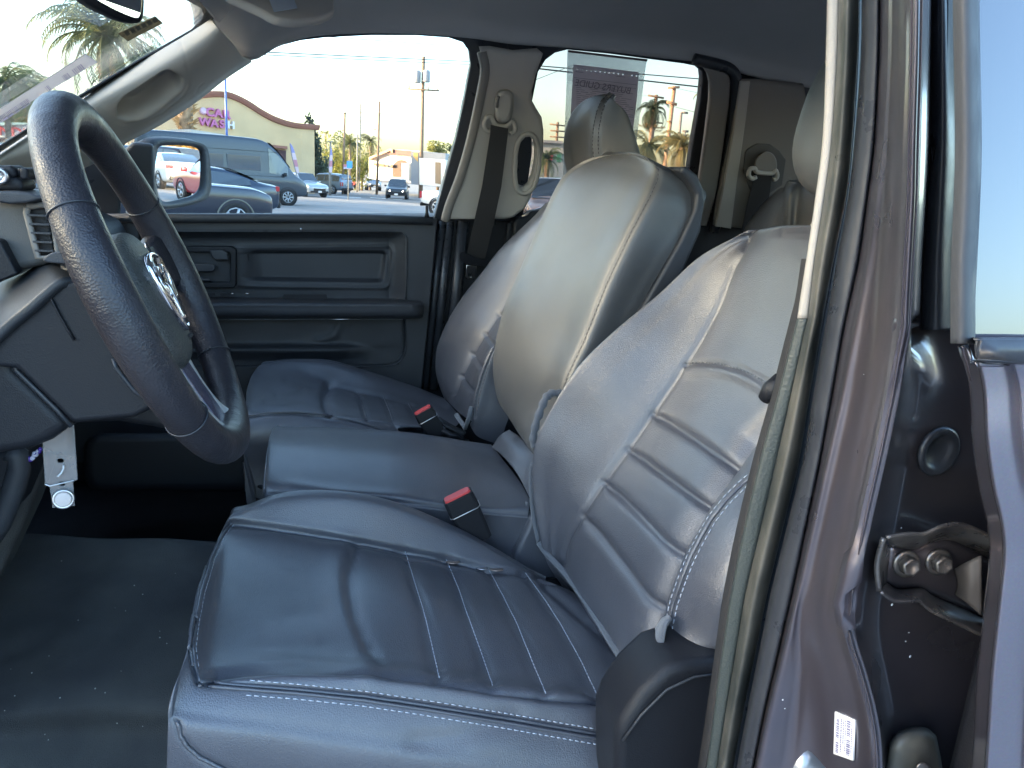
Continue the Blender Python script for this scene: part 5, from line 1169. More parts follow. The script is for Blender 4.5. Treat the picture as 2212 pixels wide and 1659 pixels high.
def car(kind, name, paintm, p_rear=None, p_front=None, label='', cat='car', scale=1, lit=False, brake=False, pos=None, head=None, group='cars parked and driving around the lot', details=None, clad=None):
    K = KIND[kind]; L, W = K['L'], K['W']
    r = empty(name, (0, 0, 0)); tag(r, label, cat, group)
    def sct(f):
        st = K['st']; xs = [s[0] for s in st]
        return [float(np.interp(f, xs, [s[i] for s in st])) for i in (1, 2, 3, 4)]
    def hw(f):       # half width along the length
        e = 1-.14*max(0, (abs(f-.5)-.38)/.12)**2.2; return W/2*e
    def side(f, t, out=0):   # point on the greenhouse side, t 0 at belt, 1 at the roof edge
        zb, zl, zt, gr = sct(f); w = hw(f)
        return ((f-.5)*L, w*.965-(.05+.16*gr)*t*(1 if kind != 'van' else .5)+out, zl+(zt-.05-zl)*t)
    b = MB(); secs = []
    fs = sorted({s[0] for s in K['st']} | {.25, .45, .5, .65, .85, .95})
    for f in fs:
        zb, zl, zt, gr = sct(f); w = hw(f)
        top = side(f, 1); h = zl-zb
        half = [(w*.80, zb), (w*.95, zb+.06*h), (w*.99, zb+.35*h), (w*1.0, zb+.68*h), (w*.99, zb+.86*h), (w*.965, zl), (side(f, .5)[1], side(f, .5)[2]), (top[1], top[2]), (top[1]-.09, zt-.012), (top[1]*.5, zt+.012*gr), ]
        secs.append([V(((f-.5)*L, y, z)) for y, z in half]+[V(((f-.5)*L, 0, zt+.02*gr+.0))]+[V(((f-.5)*L, -y, z)) for y, z in reversed(half)]+[V(((f-.5)*L, 0, zb))])
    b.loft(secs); bo = b.build('body', paintm, r)
    s_ = bo.modifiers.new('sub', 'SUBSURF'); s_.levels = 1; s_.render_levels = 2 if details == 'near' else 1
    # windows
    x0, x1 = K['win']; n = 14
    for s in (-1, 1):
        cuts = {'suv': (.05, .21, .40, .69), 'jeep': (.05, .2, .38, .6), 'sedan': (.18, .44, .69), 'pickup': (.39, .53, .71), 'van': (.745, .875)}[kind]
        for a, c in zip(cuts[:-1], cuts[1:]):
            fsx = [a+.006+(c-a-.012)*i/n for i in range(n+1)]
            up = []; lo = []
            for f in fsx:
                zb, zl, zt, gr = sct(f)
                if (zt-zl) < .14: continue
                lo.append(side(f, .07, .012)); up.append(side(f, .86, .014))
            if len(lo) > 1:
                g_ = MB(); q = [V((p[0], s*p[1], p[2])) for p in lo+up[::-1]]
                g_.add(q+[p+V((0, -s*.02, 0)) for p in q], [tuple(range(len(q))), tuple(range(2*len(q)-1, len(q)-1, -1))]+[(i, (i+1) % len(q), (i+1) % len(q)+len(q), i+len(q)) for i in range(len(q))])
                g_.build('side_window', cglass, r)
    if kind == 'van':
        for s in (-1, 1):
            for a, c in ((.06, .26), (.28, .48), (.50, .70)):
                g_ = MB(); g_.box(((a+c-1)/2*L, s*(W/2-.055), 1.72), ((c-a)*L, .04, .62)); g_.build('side_window', mat('van_glass', (.07, .10, .13), .12, coat=1), r, .03)
            for z in (1.2, 2.2):
                g_ = MB(); g_.box((-.05*L, s*(W/2-.02 if z < 2 else W/2-.10), z), (.8*L, .02, .015)); g_.build('side_moulding', plastd, r)
    for key, dz in (('wsh', 1), ('rw', -1)):
        if not K[key]: continue
        a, c = K[key]; g_ = MB(); rows = []
        for i in range(7):
            f = a+(c-a)*i/6; zb, zl, zt, gr = sct(f); w = side(f, .9)[1]-.06
            rows.append([V(((f-.5)*L, w*q, zt+.022+.018*(1-q*q)*gr)) for q in (-1, -.5, 0, .5, 1)])
        g_.loft(rows, closed=False, caps=False); g_.build('windscreen' if key == 'wsh' else 'rear_window', cglass, r)
    # wheels
    wr = K['wr']
    for f in K['wb']:
        for s in (-1, 1):
            x = (f-.5)*L; y = s*(W/2-.11)
            a = MB(); a.lathe((x, s*(W/2-.16), wr+.01), (0, s, 0), [(wr*1.13, 0), (wr*1.13, .172), (wr*1.06, .176), (wr*1.04, .1)], 28); a.build('wheel_arch', clad or plastd, r)
            wbm = MB(); wbm.lathe((x, s*(W/2-.24), wr), (0, s, 0), [(wr*.9, 0), (wr, .03), (wr, .2), (wr*.94, .235), (wr*.70, .24), (wr*.68, .22)], 28); wo = wbm.build('tyre', tyre, r)
            rb_ = MB(); rb_.lathe((x, s*(W/2-.02), wr), (0, s, 0), [(wr*.68, -.02), (wr*.66, .0), (wr*.6, -.02), (wr*.2, -.03), (.0, -.005)], 24); ro = rb_.build('rim', mat('rim_dark', (.06, .06, .065), .4, metal=.6), wo)
            sp_ = MB()
            for k in range(5 if kind != 'van' else 8):
                an = k*2*math.pi/(5 if kind != 'van' else 8)
                d_ = V((math.cos(an), 0, math.sin(an))); sp_.tube([V((x, s*(W/2-.012), wr))+d_*wr*.12, V((x, s*(W/2-.006), wr))+d_*wr*.64], wr*.085, 6)
            sp_.tube([V((x, s*(W/2-.004), wr))+V((math.cos(q*.524), 0, math.sin(q*.524)))*wr*.64 for q in range(12)], wr*.04, 6, closed=True)
            sp_.build('rim_spokes', rimm, wo)
    # lights, grille, plate, bumpers, mirrors
    zf = sct(.97)[1]; zr = sct(.02)[1]
    for s in (-1, 1):
        b = MB(); b.loft([[V((L/2-dx, s*(W/2*f_), zf-dz)) for dx, f_, dz in q] for q in (((.09,.55,.08),(.25,.84,.0),(.30,.875,.10),(.14,.62,.20)), ((.0,.55,.12),(.16,.885,.02),(.22,.905,.13),(.02,.62,.22)))], smooth=False)
        b.build('headlight', headon if lit else headm, r, .01)
        b = MB(); hgt = .14 if kind == 'sedan' else .32
        b.loft([[V((-L/2+dx, s*(W/2*f_), zr-dz)) for dx, f_, dz in q] for q in (((.05,.62,.0),(.16,.9,.0),(.16,.9,hgt),(.05,.66,hgt)), ((-.015,.60,.01),(.06,.93,.01),(.06,.92,hgt),(-.015,.66,hgt)))], smooth=False)
        b.build('tail_light', tailon if brake else tailm, r, .01)
        f = K['win'][1]-.03; b = MB(); b.box(((f-.5)*L, s*(W/2+.10), sct(f)[1]+.08), (.1, .2, .15)); b.build('wing_mirror', paintm if kind != 'van' else plastd, r, .03)
    b = MB(); b.box((L/2-.03, 0, zf-.28), (.08, W*.55, .18)); b.build('grille', plastd, r, .02)
    b = MB(); b.box((L/2-.035, 0, sct(.98)[0]+.06), (.12, W*.8, .12)); b.build('lower_grille', plastd, r, .02)
    b = MB(); b.box((L/2+.02, 0, zf-.42), (.012, .31, .14)); b.build('licence_plate', mat('plate_white', (.7, .7, .72), .5), r, .004)
    b = MB(); b.box((-L/2-.005, 0, zr-.25), (.012, .31, .14)); b.build('licence_plate', mat('plate_white', (.7, .7, .72), .5), r, .004)
    b = MB(); b.box((-L/2+.03, 0, .48), (.10, W*.8, .16)); b.build('rear_bumper', plastd, r, .03)
    if pos is None:
        rc, fc = p_rear, p_front
        d = (fc-rc); d.z = 0; d.normalize(); nrm = V((-d.y, d.x, 0))
        side_ = 1 if nrm.dot(CC-rc) > 0 else -1
        mid = (rc+fc)/2; fm = (K['wb'][0]+K['wb'][1])/2
        # anchor on the wheel that the photo shows best (front unless told)
        anc = fc if head != 'rear' else rc; fa = K['wb'][1] if head != 'rear' else K['wb'][0]
        o = anc-d*((fa-.5)*L*scale)-nrm*side_*(W/2-.12)*scale
        ang = math.atan2(d.y, d.x)
    else: o, ang = pos
    r.location = (o.x, o.y, anc.z if pos is None else o.z); r.rotation_euler = (0, 0, ang); r.scale = (scale,)*3
    if pos is None or True: r.rotation_euler[0] = 0
    return r
near = dict(details='near')
car('jeep', 'parked_car', cpaint('navy', (.018, .024, .045)), G(212,512), G(507,511), 'navy SUV with pale fender trims, nearest vehicle outside the passenger window', 'car', **near, clad=mat('pale_fender', (.16, .16, .14), .6))
car('sedan', 'parked_car', cpaint('blue', (.02, .035, .065)), G(534,481), G(300,478), 'dark blue fastback sedan between the nearest navy SUV and the grey van', 'car', head='rear', **near)
va = at(412, 279, Z=2.62); vb = at(560, 298, Z=2.40); dv = (vb-va); dv.z = 0; dv.normalize(); fw = G(621, 444)
car('van', 'parked_van', mat('paint_van', (.045, .058, .078), .35, metal=.2, coat=.8), fw-V((math.cos(.38), math.sin(.38), 0))*4.2, fw, 'tall blue-grey cargo van parked in front of the yellow car wash', 'van', scale=1.04, **near)
car('suv', 'parked_car', cpaint('silver', (.42, .47, .52)), G(598,420), G(657,425), 'pale silver hatchback nose sticking out behind the grey van', 'car', scale=.9)
car('suv', 'parked_car', cpaint('steel', (.19, .25, .32)), G(720,419), G(630,413), 'steel blue SUV seen from the side with multi-spoke wheels', 'car', head='rear')
car('suv', 'parked_car', cpaint('maroon', (.10, .02, .025)), G(752,410), G(757,404), 'dark red SUV with lit brake lights behind the steel blue SUV', 'car', brake=True, pos=(G(757,409), math.radians(82)))
car('sedan', 'parked_car', cpaint('grey', (.16, .18, .19)), G(758,396), G(785,398), 'grey sedan crossing beyond the red SUV', 'car', scale=1.0)
car('sedan', 'parked_car', cpaint('pale', (.45, .5, .55)), G(712,388), G(745,389), 'pale sedan far down the street behind the steel blue SUV', 'car')
car('pickup', 'driving_truck', cpaint('lightgrey', (.30, .34, .40)), label='light grey pickup truck coming down the street with headlights on', cat='pickup truck', lit=True, pos=(G(807,412)+V((0, 2.2, 0)), math.radians(-88)))
car('suv', 'driving_car', cpaint('black', (.02, .022, .026)), label='black SUV facing us in the street with bright headlights', cat='car', lit=True, pos=(G(863,431)+V((0, 2.2, 0)), math.radians(-97)), scale=.88)
car('pickup', 'parked_truck', cpaint('white', (.75, .75, .74), 0), G(945,466), G(1100,478), 'white pickup truck with red tail light at the right edge of the front window', 'pickup truck', head='rear', scale=.9)
car('sedan', 'parked_car', cpaint('cream', (.6, .6, .58), 0), G(764,402), G(790,404), 'white sedan parked between the red SUV and the light grey pickup', 'car')
car('suv', 'parked_car', cpaint('charcoal', (.05, .055, .06)), G(700,396), G(728,398), 'charcoal SUV half hidden behind the roof of the steel blue SUV', 'car')
# seen through the rear window
car('sedan', 'parked_car', cpaint('inkblue', (.02, .03, .06)), label='dark blue car whose roof shows just beyond the rear side window', cat='car', pos=(V((1.55*2.6, 6.1*1.0, 0)), math.radians(20)))
q = G(1195, 420)
car('suv', 'parked_car', cpaint('peach', (.5, .36, .3)), label='pinkish SUV seen through the rear window below the store wall', cat='car', pos=(V((at(1200, 375, D=24).x, at(1200, 375, D=24).y, -.1)), math.radians(-100)))
# far left through the windscreen
car('suv', 'parked_car', cpaint('skyblue', (.25, .36, .42)), label='light blue car below the red lettered sign at the far left', cat='car', pos=(V((at(-10, 330, D=30).x, at(-10, 330, D=30).y, 0.1)), math.radians(10)))
# ---- reflected in the door mirror
def GM(px, py):
    p = at(px, py, pl=MP); d = (p-CC).normalized(); r_ = d-MP[1]*2*d.dot(MP[1]); return p+r_*((0-p.z)/r_.z)
if DBG: print('[mirror', [tuple(round(c, 1) for c in GM(*q)) for q in ((349,408),(399,435),(388,420))])
def mcar(kind, m, rp, fp, lab, anchor, sc_=1, **kw):
    K = KIND[kind]; rc, fc = GM(*rp), GM(*fp); d = (fc-rc); d.z = 0; d.normalize(); nrm = V((-d.y, d.x, 0))
    s = 1 if nrm.dot(mc-rc) > 0 else -1
    anc, fa = (rc, K['wb'][0]) if anchor == 'rear' else (fc, K['wb'][1])
    o = anc-d*((fa-.5)*K['L']*sc_)-nrm*s*(K['W']/2-.12)*sc_
    return car(kind, 'parked_car', m, label=lab, cat='car', pos=(V((o.x, o.y, 0)), math.atan2(d.y, d.x)), scale=sc_, **kw)
mcar('sedan', cpaint('pearl', (.72, .72, .70), 0), (349,408), (300,398), 'white sedan reflected in the passenger door mirror', 'rear', details='near')
mcar('sedan', cpaint('red', (.38, .012, .03), .2), (545,462), (399,434), 'red sedan with silver wheels reflected in the passenger door mirror', 'front', details='near')
mcar('suv', cpaint('darknavy', (.02, .022, .035)), (375,392), (418,396), 'dark SUV behind the white and red sedans in the mirror reflection', 'front')
mcar('sedan', cpaint('white', (.7, .7, .7), 0), (440,384), (470,386), 'white car at the right of the mirror reflection behind the red sedan', 'rear')
# ---- buildings
stucco = mat('yellow_stucco', (.72, .52, .30), .9, bump=.4, bscale=6, var=.08, vscale=.6)
terra = mat('terracotta_trim', (.34, .15, .11), .8)
cw0 = G(676, 382); cw0 = at(676, 376, D=64); cw0.z = gz(cw0.y)
dW = ray(2700, 485); dW.z = 0; dW.normalize(); nW = V((dW.y, -dW.x, 0))
cwp = (cw0, nW)
cb = empty('car_wash_building', cw0); tag(cb, 'yellow stucco car wash with curved terracotta roofline beyond the grey van', 'building')
rl_ = [(300,270),(360,236),(420,210),(450,203),(485,203),(510,211),(535,224),(563,242),(592,257),(631,269),(679,274)]
rlw = [at(x, y, pl=cwp) for x, y in cr2(rl_, 5)]
L0 = V((rlw[0].x, rlw[0].y, gz(rlw[0].y)-1)); R0_ = V((rlw[-1].x, rlw[-1].y, gz(rlw[-1].y)-1))
# one continuous curve further to the left
lft = [rlw[0]-dW*18+V((0, 0, -2.2)), rlw[0]-dW*9+V((0, 0, -1.6)), rlw[0]-dW*3+V((0, 0, -.6))]
wall = lft+rlw+[R0_, V((lft[0].x, lft[0].y, L0.z))]
b = MB(); k = len(wall); bk_ = -nW*22
b.add(wall+[p+bk_ for p in wall], [tuple(range(k)), tuple(range(2*k-1, k-1, -1))]+[(i, i+k, (i+1) % k+k, (i+1) % k) for i in range(k)]); b.build('wall', stucco, cb)
b = MB(); tp = lft+rlw+[rlw[-1]+dW*.35]
b.loft([[p+nW*o_+V((0, 0, z)) for o_, z in ((.0,-.25),(.18,-.2),(.30,.0),(.34,.16),(-.3,.2),(-.3,-.25))] for p in tp], smooth=False); b.build('cornice', terra, cb)
b = MB(); b.loft([[at(x, y, pl=(cw0+nW*.15*s, nW)) for x, y in ((592,322),(618,325),(618,372),(592,371))] for s in (0, 1)], smooth=False); b.build('doorway', mat('door_dark', (.08, .03, .04), .6), cb)
b = MB(); b.loft([[at(x, y, pl=(cw0+nW*.6*s, nW)) for x, y in ((584,312),(621,316),(621,322),(584,318))] for s in (0, 1)], smooth=False); b.build('door_canopy', terra, cb)
RW = Matrix((dW, V((0, 0, 1)), nW)).transposed()
pinkm = mat('sign_magenta', (.55, .16, .35), .5); whm = mat('sign_white', (.8, .8, .8), .5)
def wtext(ch, px, py, h_px, m, xs=1):
    c = at(px, py, pl=(cw0+nW*.15, nW)); s_ = h_px/FPX*(c-CC).dot(CF)*1.38
    text('sign_letter', ch, s_, c, RW, m, cb, ext=.12, bold=.035*s_, xs=xs)
for ch, x, y in (('C',453,243),('A',471,245.5),('R',489,248)): wtext(ch, x, y, 17, pinkm, 1.15)
for ch, x, y in (('W',442,264),('A',462,267),('S',479,269)): wtext(ch, x, y, 16, pinkm, 1.1)
wtext('H', 498, 271, 15, whm, 1.1)
b = MB(); c = at(438, 240, pl=(cw0+nW*.1, nW)); b.lathe(c, nW, [(.25, 0), (.25, .15), (.0, .2)], 20); b.build('sign_disc', mat('sign_pale', (.7, .5, .6), .5), cb)
def bld(name, label, base, w, d, h, m, ang=0, roof=None, cat='building'):
    e = empty(name, base); tag(e, label, cat); R = Matrix.Rotation(ang, 3, 'Z')
    b = MB(); b.box(V(base)+V((0, 0, h/2))+R@V((0, d/2, 0)), (w, d, h), R=R); b.build('wall', m, e)
    if roof: b = MB(); b.box(V(base)+V((0, 0, h+.12))+R@V((0, d/2, 0)), (w+.5, d+.5, .35), R=R); b.build('roof', roof, e)
    return e, R
creamw = mat('white_render', (.78, .75, .68), .85, var=.05); greyw = mat('grey_render', (.32, .32, .33), .85)
# white arcade building
def facade(name, label, outline, D_, depth, m, cat='building', holes=(), hang=0):
    c = at(*outline[0], D=D_); n = -CF.copy(); n.z = 0; n.normalize(); n = Matrix.Rotation(hang, 3, 'Z')@n
    e = empty(name, V((c.x, c.y, gz(c.y)))); tag(e, label, cat)
    b = MB(); F_ = [at(x, y, pl=(c, n)) for x, y in outline]; k = len(F_)
    b.add(F_+[p-n*depth for p in F_], [tuple(range(k)), tuple(range(2*k-1, k-1, -1))]+[(i, i+k, (i+1) % k+k, (i+1) % k) for i in range(k)]); b.build('wall', m, e)
    return e, (c, n)
def onf(e, P, name, outline, m, out=.1, back=.05):
    b = MB(); k = len(outline)
    b.loft([[at(x, y, pl=(P[0]+P[1]*o_, P[1])) for x, y in outline] for o_ in (out, -back)], smooth=False); return b.build(name, m, e)
e, P = facade('arcade_building', 'white building with arched opening and brown tiled roof right of the street', [(797,340),(842,322),(905,326),(905,396),(797,386)], 85, 14, creamw, hang=-.6)
onf(e, P, 'roof_edge', [(795,342),(842,320),(848,322),(848,330),(842,326),(797,345)], mat('tile_edge', (.45, .25, .15), .8), .6)
onf(e, P, 'tiled_roof', [(842,322),(890,326),(888,338),(838,333)], mat('brown_tiles', (.16, .09, .08), .9, bump=.5, bscale=4), .4)
onf(e, P, 'arched_opening', [(848,382),(848,362),(852,352),(860,346),(868,345),(876,347),(882,354),(883,384)], mat('arch_shade', (.12, .08, .06), .9), .05)
onf(e, P, 'awning', [(806,352),(830,354),(830,359),(806,357)], mat('awning_brown', (.25, .14, .07), .8), .5)
for x in (835, 846): onf(e, P, 'wall_lamp', [(x-2.5,355),(x+2.5,355),(x+2.5,361),(x-2.5,361)], mat('lamp_brown', (.2, .12, .07), .7), .4)
e, P = facade('grey_building', 'grey flat-roofed building behind the white arcade at the right of the street', [(888,327),(962,331),(962,405),(888,398)], 70, 14, greyw)
onf(e, P, 'painted_corner', [(893,330),(903,330),(903,350),(898,345),(893,338)], mat('orange_wall', (.75, .45, .15), .8), .05)
e, P = facade('white_shed', 'bright white low building beside the utility pole', [(906,341),(962,345),(962,404),(906,399)], 62, 8, creamw, hang=-.5)
onf(e, P, 'shed_door', [(940,350),(952,351),(952,398),(940,396)], mat('brown_door', (.3, .2, .12), .8), .05)
e, P = facade('white_booth', 'small white block standing in front of the arched building', [(867,352),(884,352),(884,391),(867,388)], 74, 3, creamw, hang=-.6)
e, P = facade('peach_building', 'peach coloured low building at the left above the door mirror', [(255,300),(262,288),(300,284),(360,281),(360,330),(255,330)], 48, 8, mat('peach_wall', (.7, .42, .34), .9))
e, P = facade('box_truck', 'pale box truck parked behind the grey van', [(357,300),(362,284),(370,280),(412,279),(412,330),(357,330)], 36, 4, mat('pale_metal', (.5, .47, .43), .5), 'truck')
onf(e, P, 'cab_window', [(364,290),(380,290),(380,306),(362,306)], cglass, .03)
e, P = facade('store_wall', 'grey store wall with red and green marks seen through the rear window', [(1110,302),(1175,303),(1214,308),(1380,330),(1380,420),(1110,410)], 46, 10, mat('store_grey', (.36, .38, .36), .9))
onf(e, P, 'parapet', [(1110,299),(1216,304.5),(1216,310),(1110,305)], mat('parapet_grey', (.25, .27, .28), .9), .3)
onf(e, P, 'red_mark', [(1184,339),(1190,336),(1194,331),(1195,338),(1191,349),(1186,350),(1188,341)], mat('mark_red', (.55, .06, .1), .7), .1)
onf(e, P, 'green_mark', [(1196,340),(1203,340),(1203,331),(1212,331),(1212,350),(1203,350),(1203,344),(1196,344)], mat('mark_green', (.05, .25, .15), .7), .1)
# sign with red letters far left
e, P = facade('shop_sign', 'white sign board with red capital letters at the far left behind the windscreen', [(-90,268),(0,265),(58,266),(58,292),(0,297),(-90,305)], 42, .5, mat('signboard', (.75, .74, .72), .6), 'sign')
onf(e, P, 'sign_top', [(-90,262),(0,264),(58,265),(58,269),(0,271),(-90,274)], mat('pale_teal', (.35, .55, .58), .6), .15)
c = at(23, 283, pl=(P[0]+P[1]*.05, P[1])); rx = V((-P[1].y, P[1].x, 0)); rx = rx if rx.dot(CR) > 0 else -rx
text('sign_letters', 'LANDE', .68, at(12, 284, pl=(P[0]+P[1]*.06, P[1])), Matrix((rx, V((0, 0, 1)), P[1])).transposed() @ Matrix.Rotation(-.06, 3, 'Z'), mat('letter_red', (.55, .03, .05), .5), e, ext=.03, bold=.012, xs=1.25)
b = MB()
for x in (-30, 50):
    p = at(x, 290, pl=P); b.tube([p-P[1]*.3, V((p.x, p.y, 0))-P[1]*.3], .12, 8)
b.build('sign_posts', metal, e)
# ---- poles
wood = mat('pole_wood', (.23, .16, .11), .9, var=.2, vscale=4); woods = mat('grey_pole', (.25, .24, .22), .8)
def pole(top, bot, D_, label, r=.14, arms=(), m=wood, cat='utility pole', name='utility_pole', extra=None, group=None):
    a = at(*bot, D=D_); g_ = V((a.x, a.y, gz(a.y)))
    t = at(*top, pl=(V((a.x, a.y, 0)), V((CF.x, CF.y, 0)).normalized()))
    e = empty(name, g_); tag(e, label, cat, group)
    b = MB(); b.tube([g_-V((0, 0, .3)), t], [r, r*.75], 10); b.build('post', m, e)
    for x0, y0, x1, y1, rr_ in arms:
        pl_ = (V((a.x, a.y, 0))-V((CF.x, CF.y, 0)).normalized()*(r*1.2), V((CF.x, CF.y, 0)).normalized())
        A, C_ = at(x0, y0, pl=pl_), at(x1, y1, pl=pl_)
        b = MB(); b.tube([A, C_], rr_, 6); b.build('crossarm', m, e)
        for f in ((.05, .35, .65, .95) if (A-C_).length > 1.2 else ()):
            p = A.lerp(C_, f); b = MB(); b.tube([p, p+V((0, 0, .28))], .05, 6); b.build('insulator', m, e)
    return e, (V((a.x, a.y, 0)), V((CF.x, CF.y, 0)).normalized())
e, P = pole((915,122), (909,400), 70, 'tall wooden utility pole with crossarm and transformers at the right of the front window', .2, [(881,192,949,196,.08)])
for x, y in ((901,167),(921,166)):
    p = at(x, y, pl=(P[0]-P[1]*.3, P[1])); b = MB(); b.lathe(p-V((0, 0, .45)), (0, 0, 1), [(.3, 0), (.33, .08), (.33, .9), (.18, 1.02)], 14); b.build('transformer', greyw, e)
p = at(905, 220, pl=P); b = MB(); b.tube([at(912, 219, pl=P), p], .03, 6); b.box(p, (.5, .25, .12)); b.build('lamp_head', whm, e, .03)
for k, (tp_, bt_, D_, r_, arms) in enumerate((((820,219),(814,382),75,.13,[(817,245,823,246,.04),(808,279,812,279,.05)]), ((779,224),(775,376),95,.13,[(773,260,785,261,.05),(775,242,784,243,.05)]), ((745,244),(740,378),68,.11,[(741,244,749,244,.05)]), ((772,290),(771,376),85,.10,[]), ((704,288),(703,372),110,.12,[(700,289,708,289,.05),(701,300,707,300,.05)]), ((714,305),(713,372),60,.09,[(708,306,719,306,.05)]))):
    pole(tp_, bt_, D_, ['thin dark pole just left of the white arcade building', 'tallest thin pole between the two middle street poles', 'dark street pole with small cap left of the blue sign', 'short thin pole close to the tallest middle pole', 'faint far pole near the yellow car wash corner', 'low wooden pole beside the second feather flag'][k], r_, arms, woods if k % 2 else wood, group='street poles beyond the front window')
e, P = pole((484,60), (488,300), 33, 'slim blue flag pole in front of the car wash lettering', .055, [], mat('pole_blue', (.08, .16, .45), .4), 'flag pole', 'flag_pole')
# rear window poles
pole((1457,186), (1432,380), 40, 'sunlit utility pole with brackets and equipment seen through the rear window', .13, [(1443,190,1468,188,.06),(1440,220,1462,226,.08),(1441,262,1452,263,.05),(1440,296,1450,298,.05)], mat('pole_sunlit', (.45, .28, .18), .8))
pole((1418,205), (1399,380), 48, 'utility pole with two crossarms behind the palm in the rear window', .14, [(1400,206,1434,212,.06),(1397,264,1431,266,.05)])
pole((1205,264), (1201,340), 60, 'small utility pole with three crossarms above the store wall', .13, [(1188,268,1220,272,.06),(1189,282,1220,284,.06),(1188,295,1219,297,.06)])
e, P = pole((1472,243), (1462,360), 34, 'grey street lamp with short arm seen through the rear window', .07, [], woods, 'street lamp', 'street_lamp')
b = MB(); b.tube([at(1472, 243, pl=P), at(1486, 244, pl=P)], .05, 6); b.build('lamp_arm', woods, e)
e, P = pole((1480,283), (1476,360), 50, 'small far T-shaped lamp beyond the grey street lamp', .06, [], woods, 'street lamp', 'street_lamp')
b = MB(); b.tube([at(1474, 283, pl=P), at(1487, 284, pl=P)], .08, 6); b.build('lamp_arm', woods, e)
# street signs and flags
e, P = pole((754,344), (752,417), 50, 'blue parking style sign on a thin post beside the steel blue SUV', .03, [], woods, 'sign', 'street_sign')
onf(e, (P[0]-P[1]*.05, -P[1]), 'sign_panel', [(749,348),(761,348),(761,363),(749,363)], mat('sign_blue', (.02, .2, .65), .5), .03)
for k, (x0, x1, y0, y1, l) in enumerate(((742,759,355,365,'pink and white banner sign left of the blue sign'), (699,711,354,365,'pink and white banner sign left of the second feather flag'))):
    e, P = pole(((x0+x1)/2, y0), ((x0+x1)/2, 385), 62+k*14, l, .04, [], woods, 'sign', 'banner_sign')
    onf(e, (P[0]-P[1]*.06, -P[1]), 'banner_top', [(x0,y0),(x1,y0+.3),(x1,(y0+y1)/2),(x0,(y0+y1)/2)], mat('banner_pink', (.6, .25, .3), .7), .03)
    onf(e, (P[0]-P[1]*.06, -P[1]), 'banner_foot', [(x0,(y0+y1)/2+.2),(x1,(y0+y1)/2+.2),(x1,y1),(x0,y1)], mat('banner_pale', (.7, .6, .68), .7), .03)
def flag(px, D_, label):
    a = at(*px[0], D=D_); n = V((CF.x, CF.y, 0)).normalized(); P = (a, n)
    e = empty('feather_flag', V((a.x, a.y, gz(a.y)))); tag(e, label, 'flag', 'feather flags')
    k = len(px[1]); ms = [mat('flag_white', (.6, .52, .6), .7), mat('flag_blue', (.25, .27, .55), .7), mat('flag_red', (.5, .25, .32), .7)]
    L_, R_2 = px[1], px[2]
    for (i0, i1, mi_) in ((0, 2, 1), (2, 3, 0), (3, 4, 2), (4, k-1, 0 if k > 5 else 1)):
        if i1 <= i0: continue
        b = MB(); A = [at(*q, pl=P) for q in L_[i0:i1+1]]; C_ = [at(*q, pl=P) for q in R_2[i0:i1+1]]
        f = A+C_[::-1]; m_ = len(f); b.add(f+[p+n*.03 for p in f], [tuple(range(m_)), tuple(range(2*m_-1, m_-1, -1))]+[(i, i+m_, (i+1) % m_+m_, (i+1) % m_) for i in range(m_)]); b.build('flag_panel', ms[mi_], e)
    b = MB(); b.tube([at(*q, pl=P) for q in R_2[::-1]][:1]+[at(*q, pl=P) for q in L_[::-1]]+[], .025, 6); p = at(*L_[-1], pl=P); b.tube([p, V((p.x, p.y, gz(p.y)))], .03, 6); b.build('flag_pole', woods, e)
flag(((626,310), [(626,310),(627,318),(629,330),(632,345),(636,360),(640,374)], [(627,309),(633,318),(637,330),(641,345),(644,360),(646,374)]), 42, 'red white and blue feather flag beside the van, in front of the car wash')
flag(((714,318), [(714,316),(713,325),(712,335),(711,347),(710,360),(711,373)], [(715,316),(717,325),(718,335),(718,347),(718,360),(717,373)]), 58, 'blue and violet feather flag right of the car wash')
# ---- wires
wirem = mat('wire', (.03, .035, .04), .6)
def wire(q, D0, D1, r, label='black overhead cable', sag=0, cat='power line'):
    a = at(*q[0], D=D0); c = at(*q[1], D=D1); pts = [a.lerp(c, t/12)-V((0, 0, sag*4*(t/12)*(1-t/12))) for t in range(13)]
    b = MB(); b.tube(pts, r, 5); tag(b.build('power_line', wirem), label, cat, 'overhead cables')
wire(((560,112),(1040,134)), 30, 46, .022, 'upper one of the close pair of cables crossing the front window'); wire(((560,118),(1040,141)), 30, 46, .018, 'lower one of the close pair of cables crossing the front window')
wire(((700,79),(1040,104)), 28, 44, .012, 'thin cable just under the top of the front window')
wire(((-60,118),(330,152)), 40, 36, .012, 'lowest thin cable crossing behind the big palm'); wire(((-60,62),(300,90)), 40, 38, .010, 'topmost thin cable crossing the big palm crown')
wire(((1160,142),(1530,172)), 22, 24, .016, 'upper thick cable across the rear window'); wire(((1160,148),(1530,190)), 22, 24, .022, 'lower thick cable across the rear window')
wire(((1150,175),(1240,140)), 30, 30, .010, 'short slanting cable at the left of the rear window'); wire(((1440,226),(1530,250)), 40, 30, .010, 'thin cable running right from the sunlit pole')
wire(((1457,190),(1530,205)), 40, 30, .008, 'thin cable from the top of the sunlit pole'); wire(((1300,200),(1416,208)), 60, 48, .008, 'thin cable to the crossarm of the palm side pole')
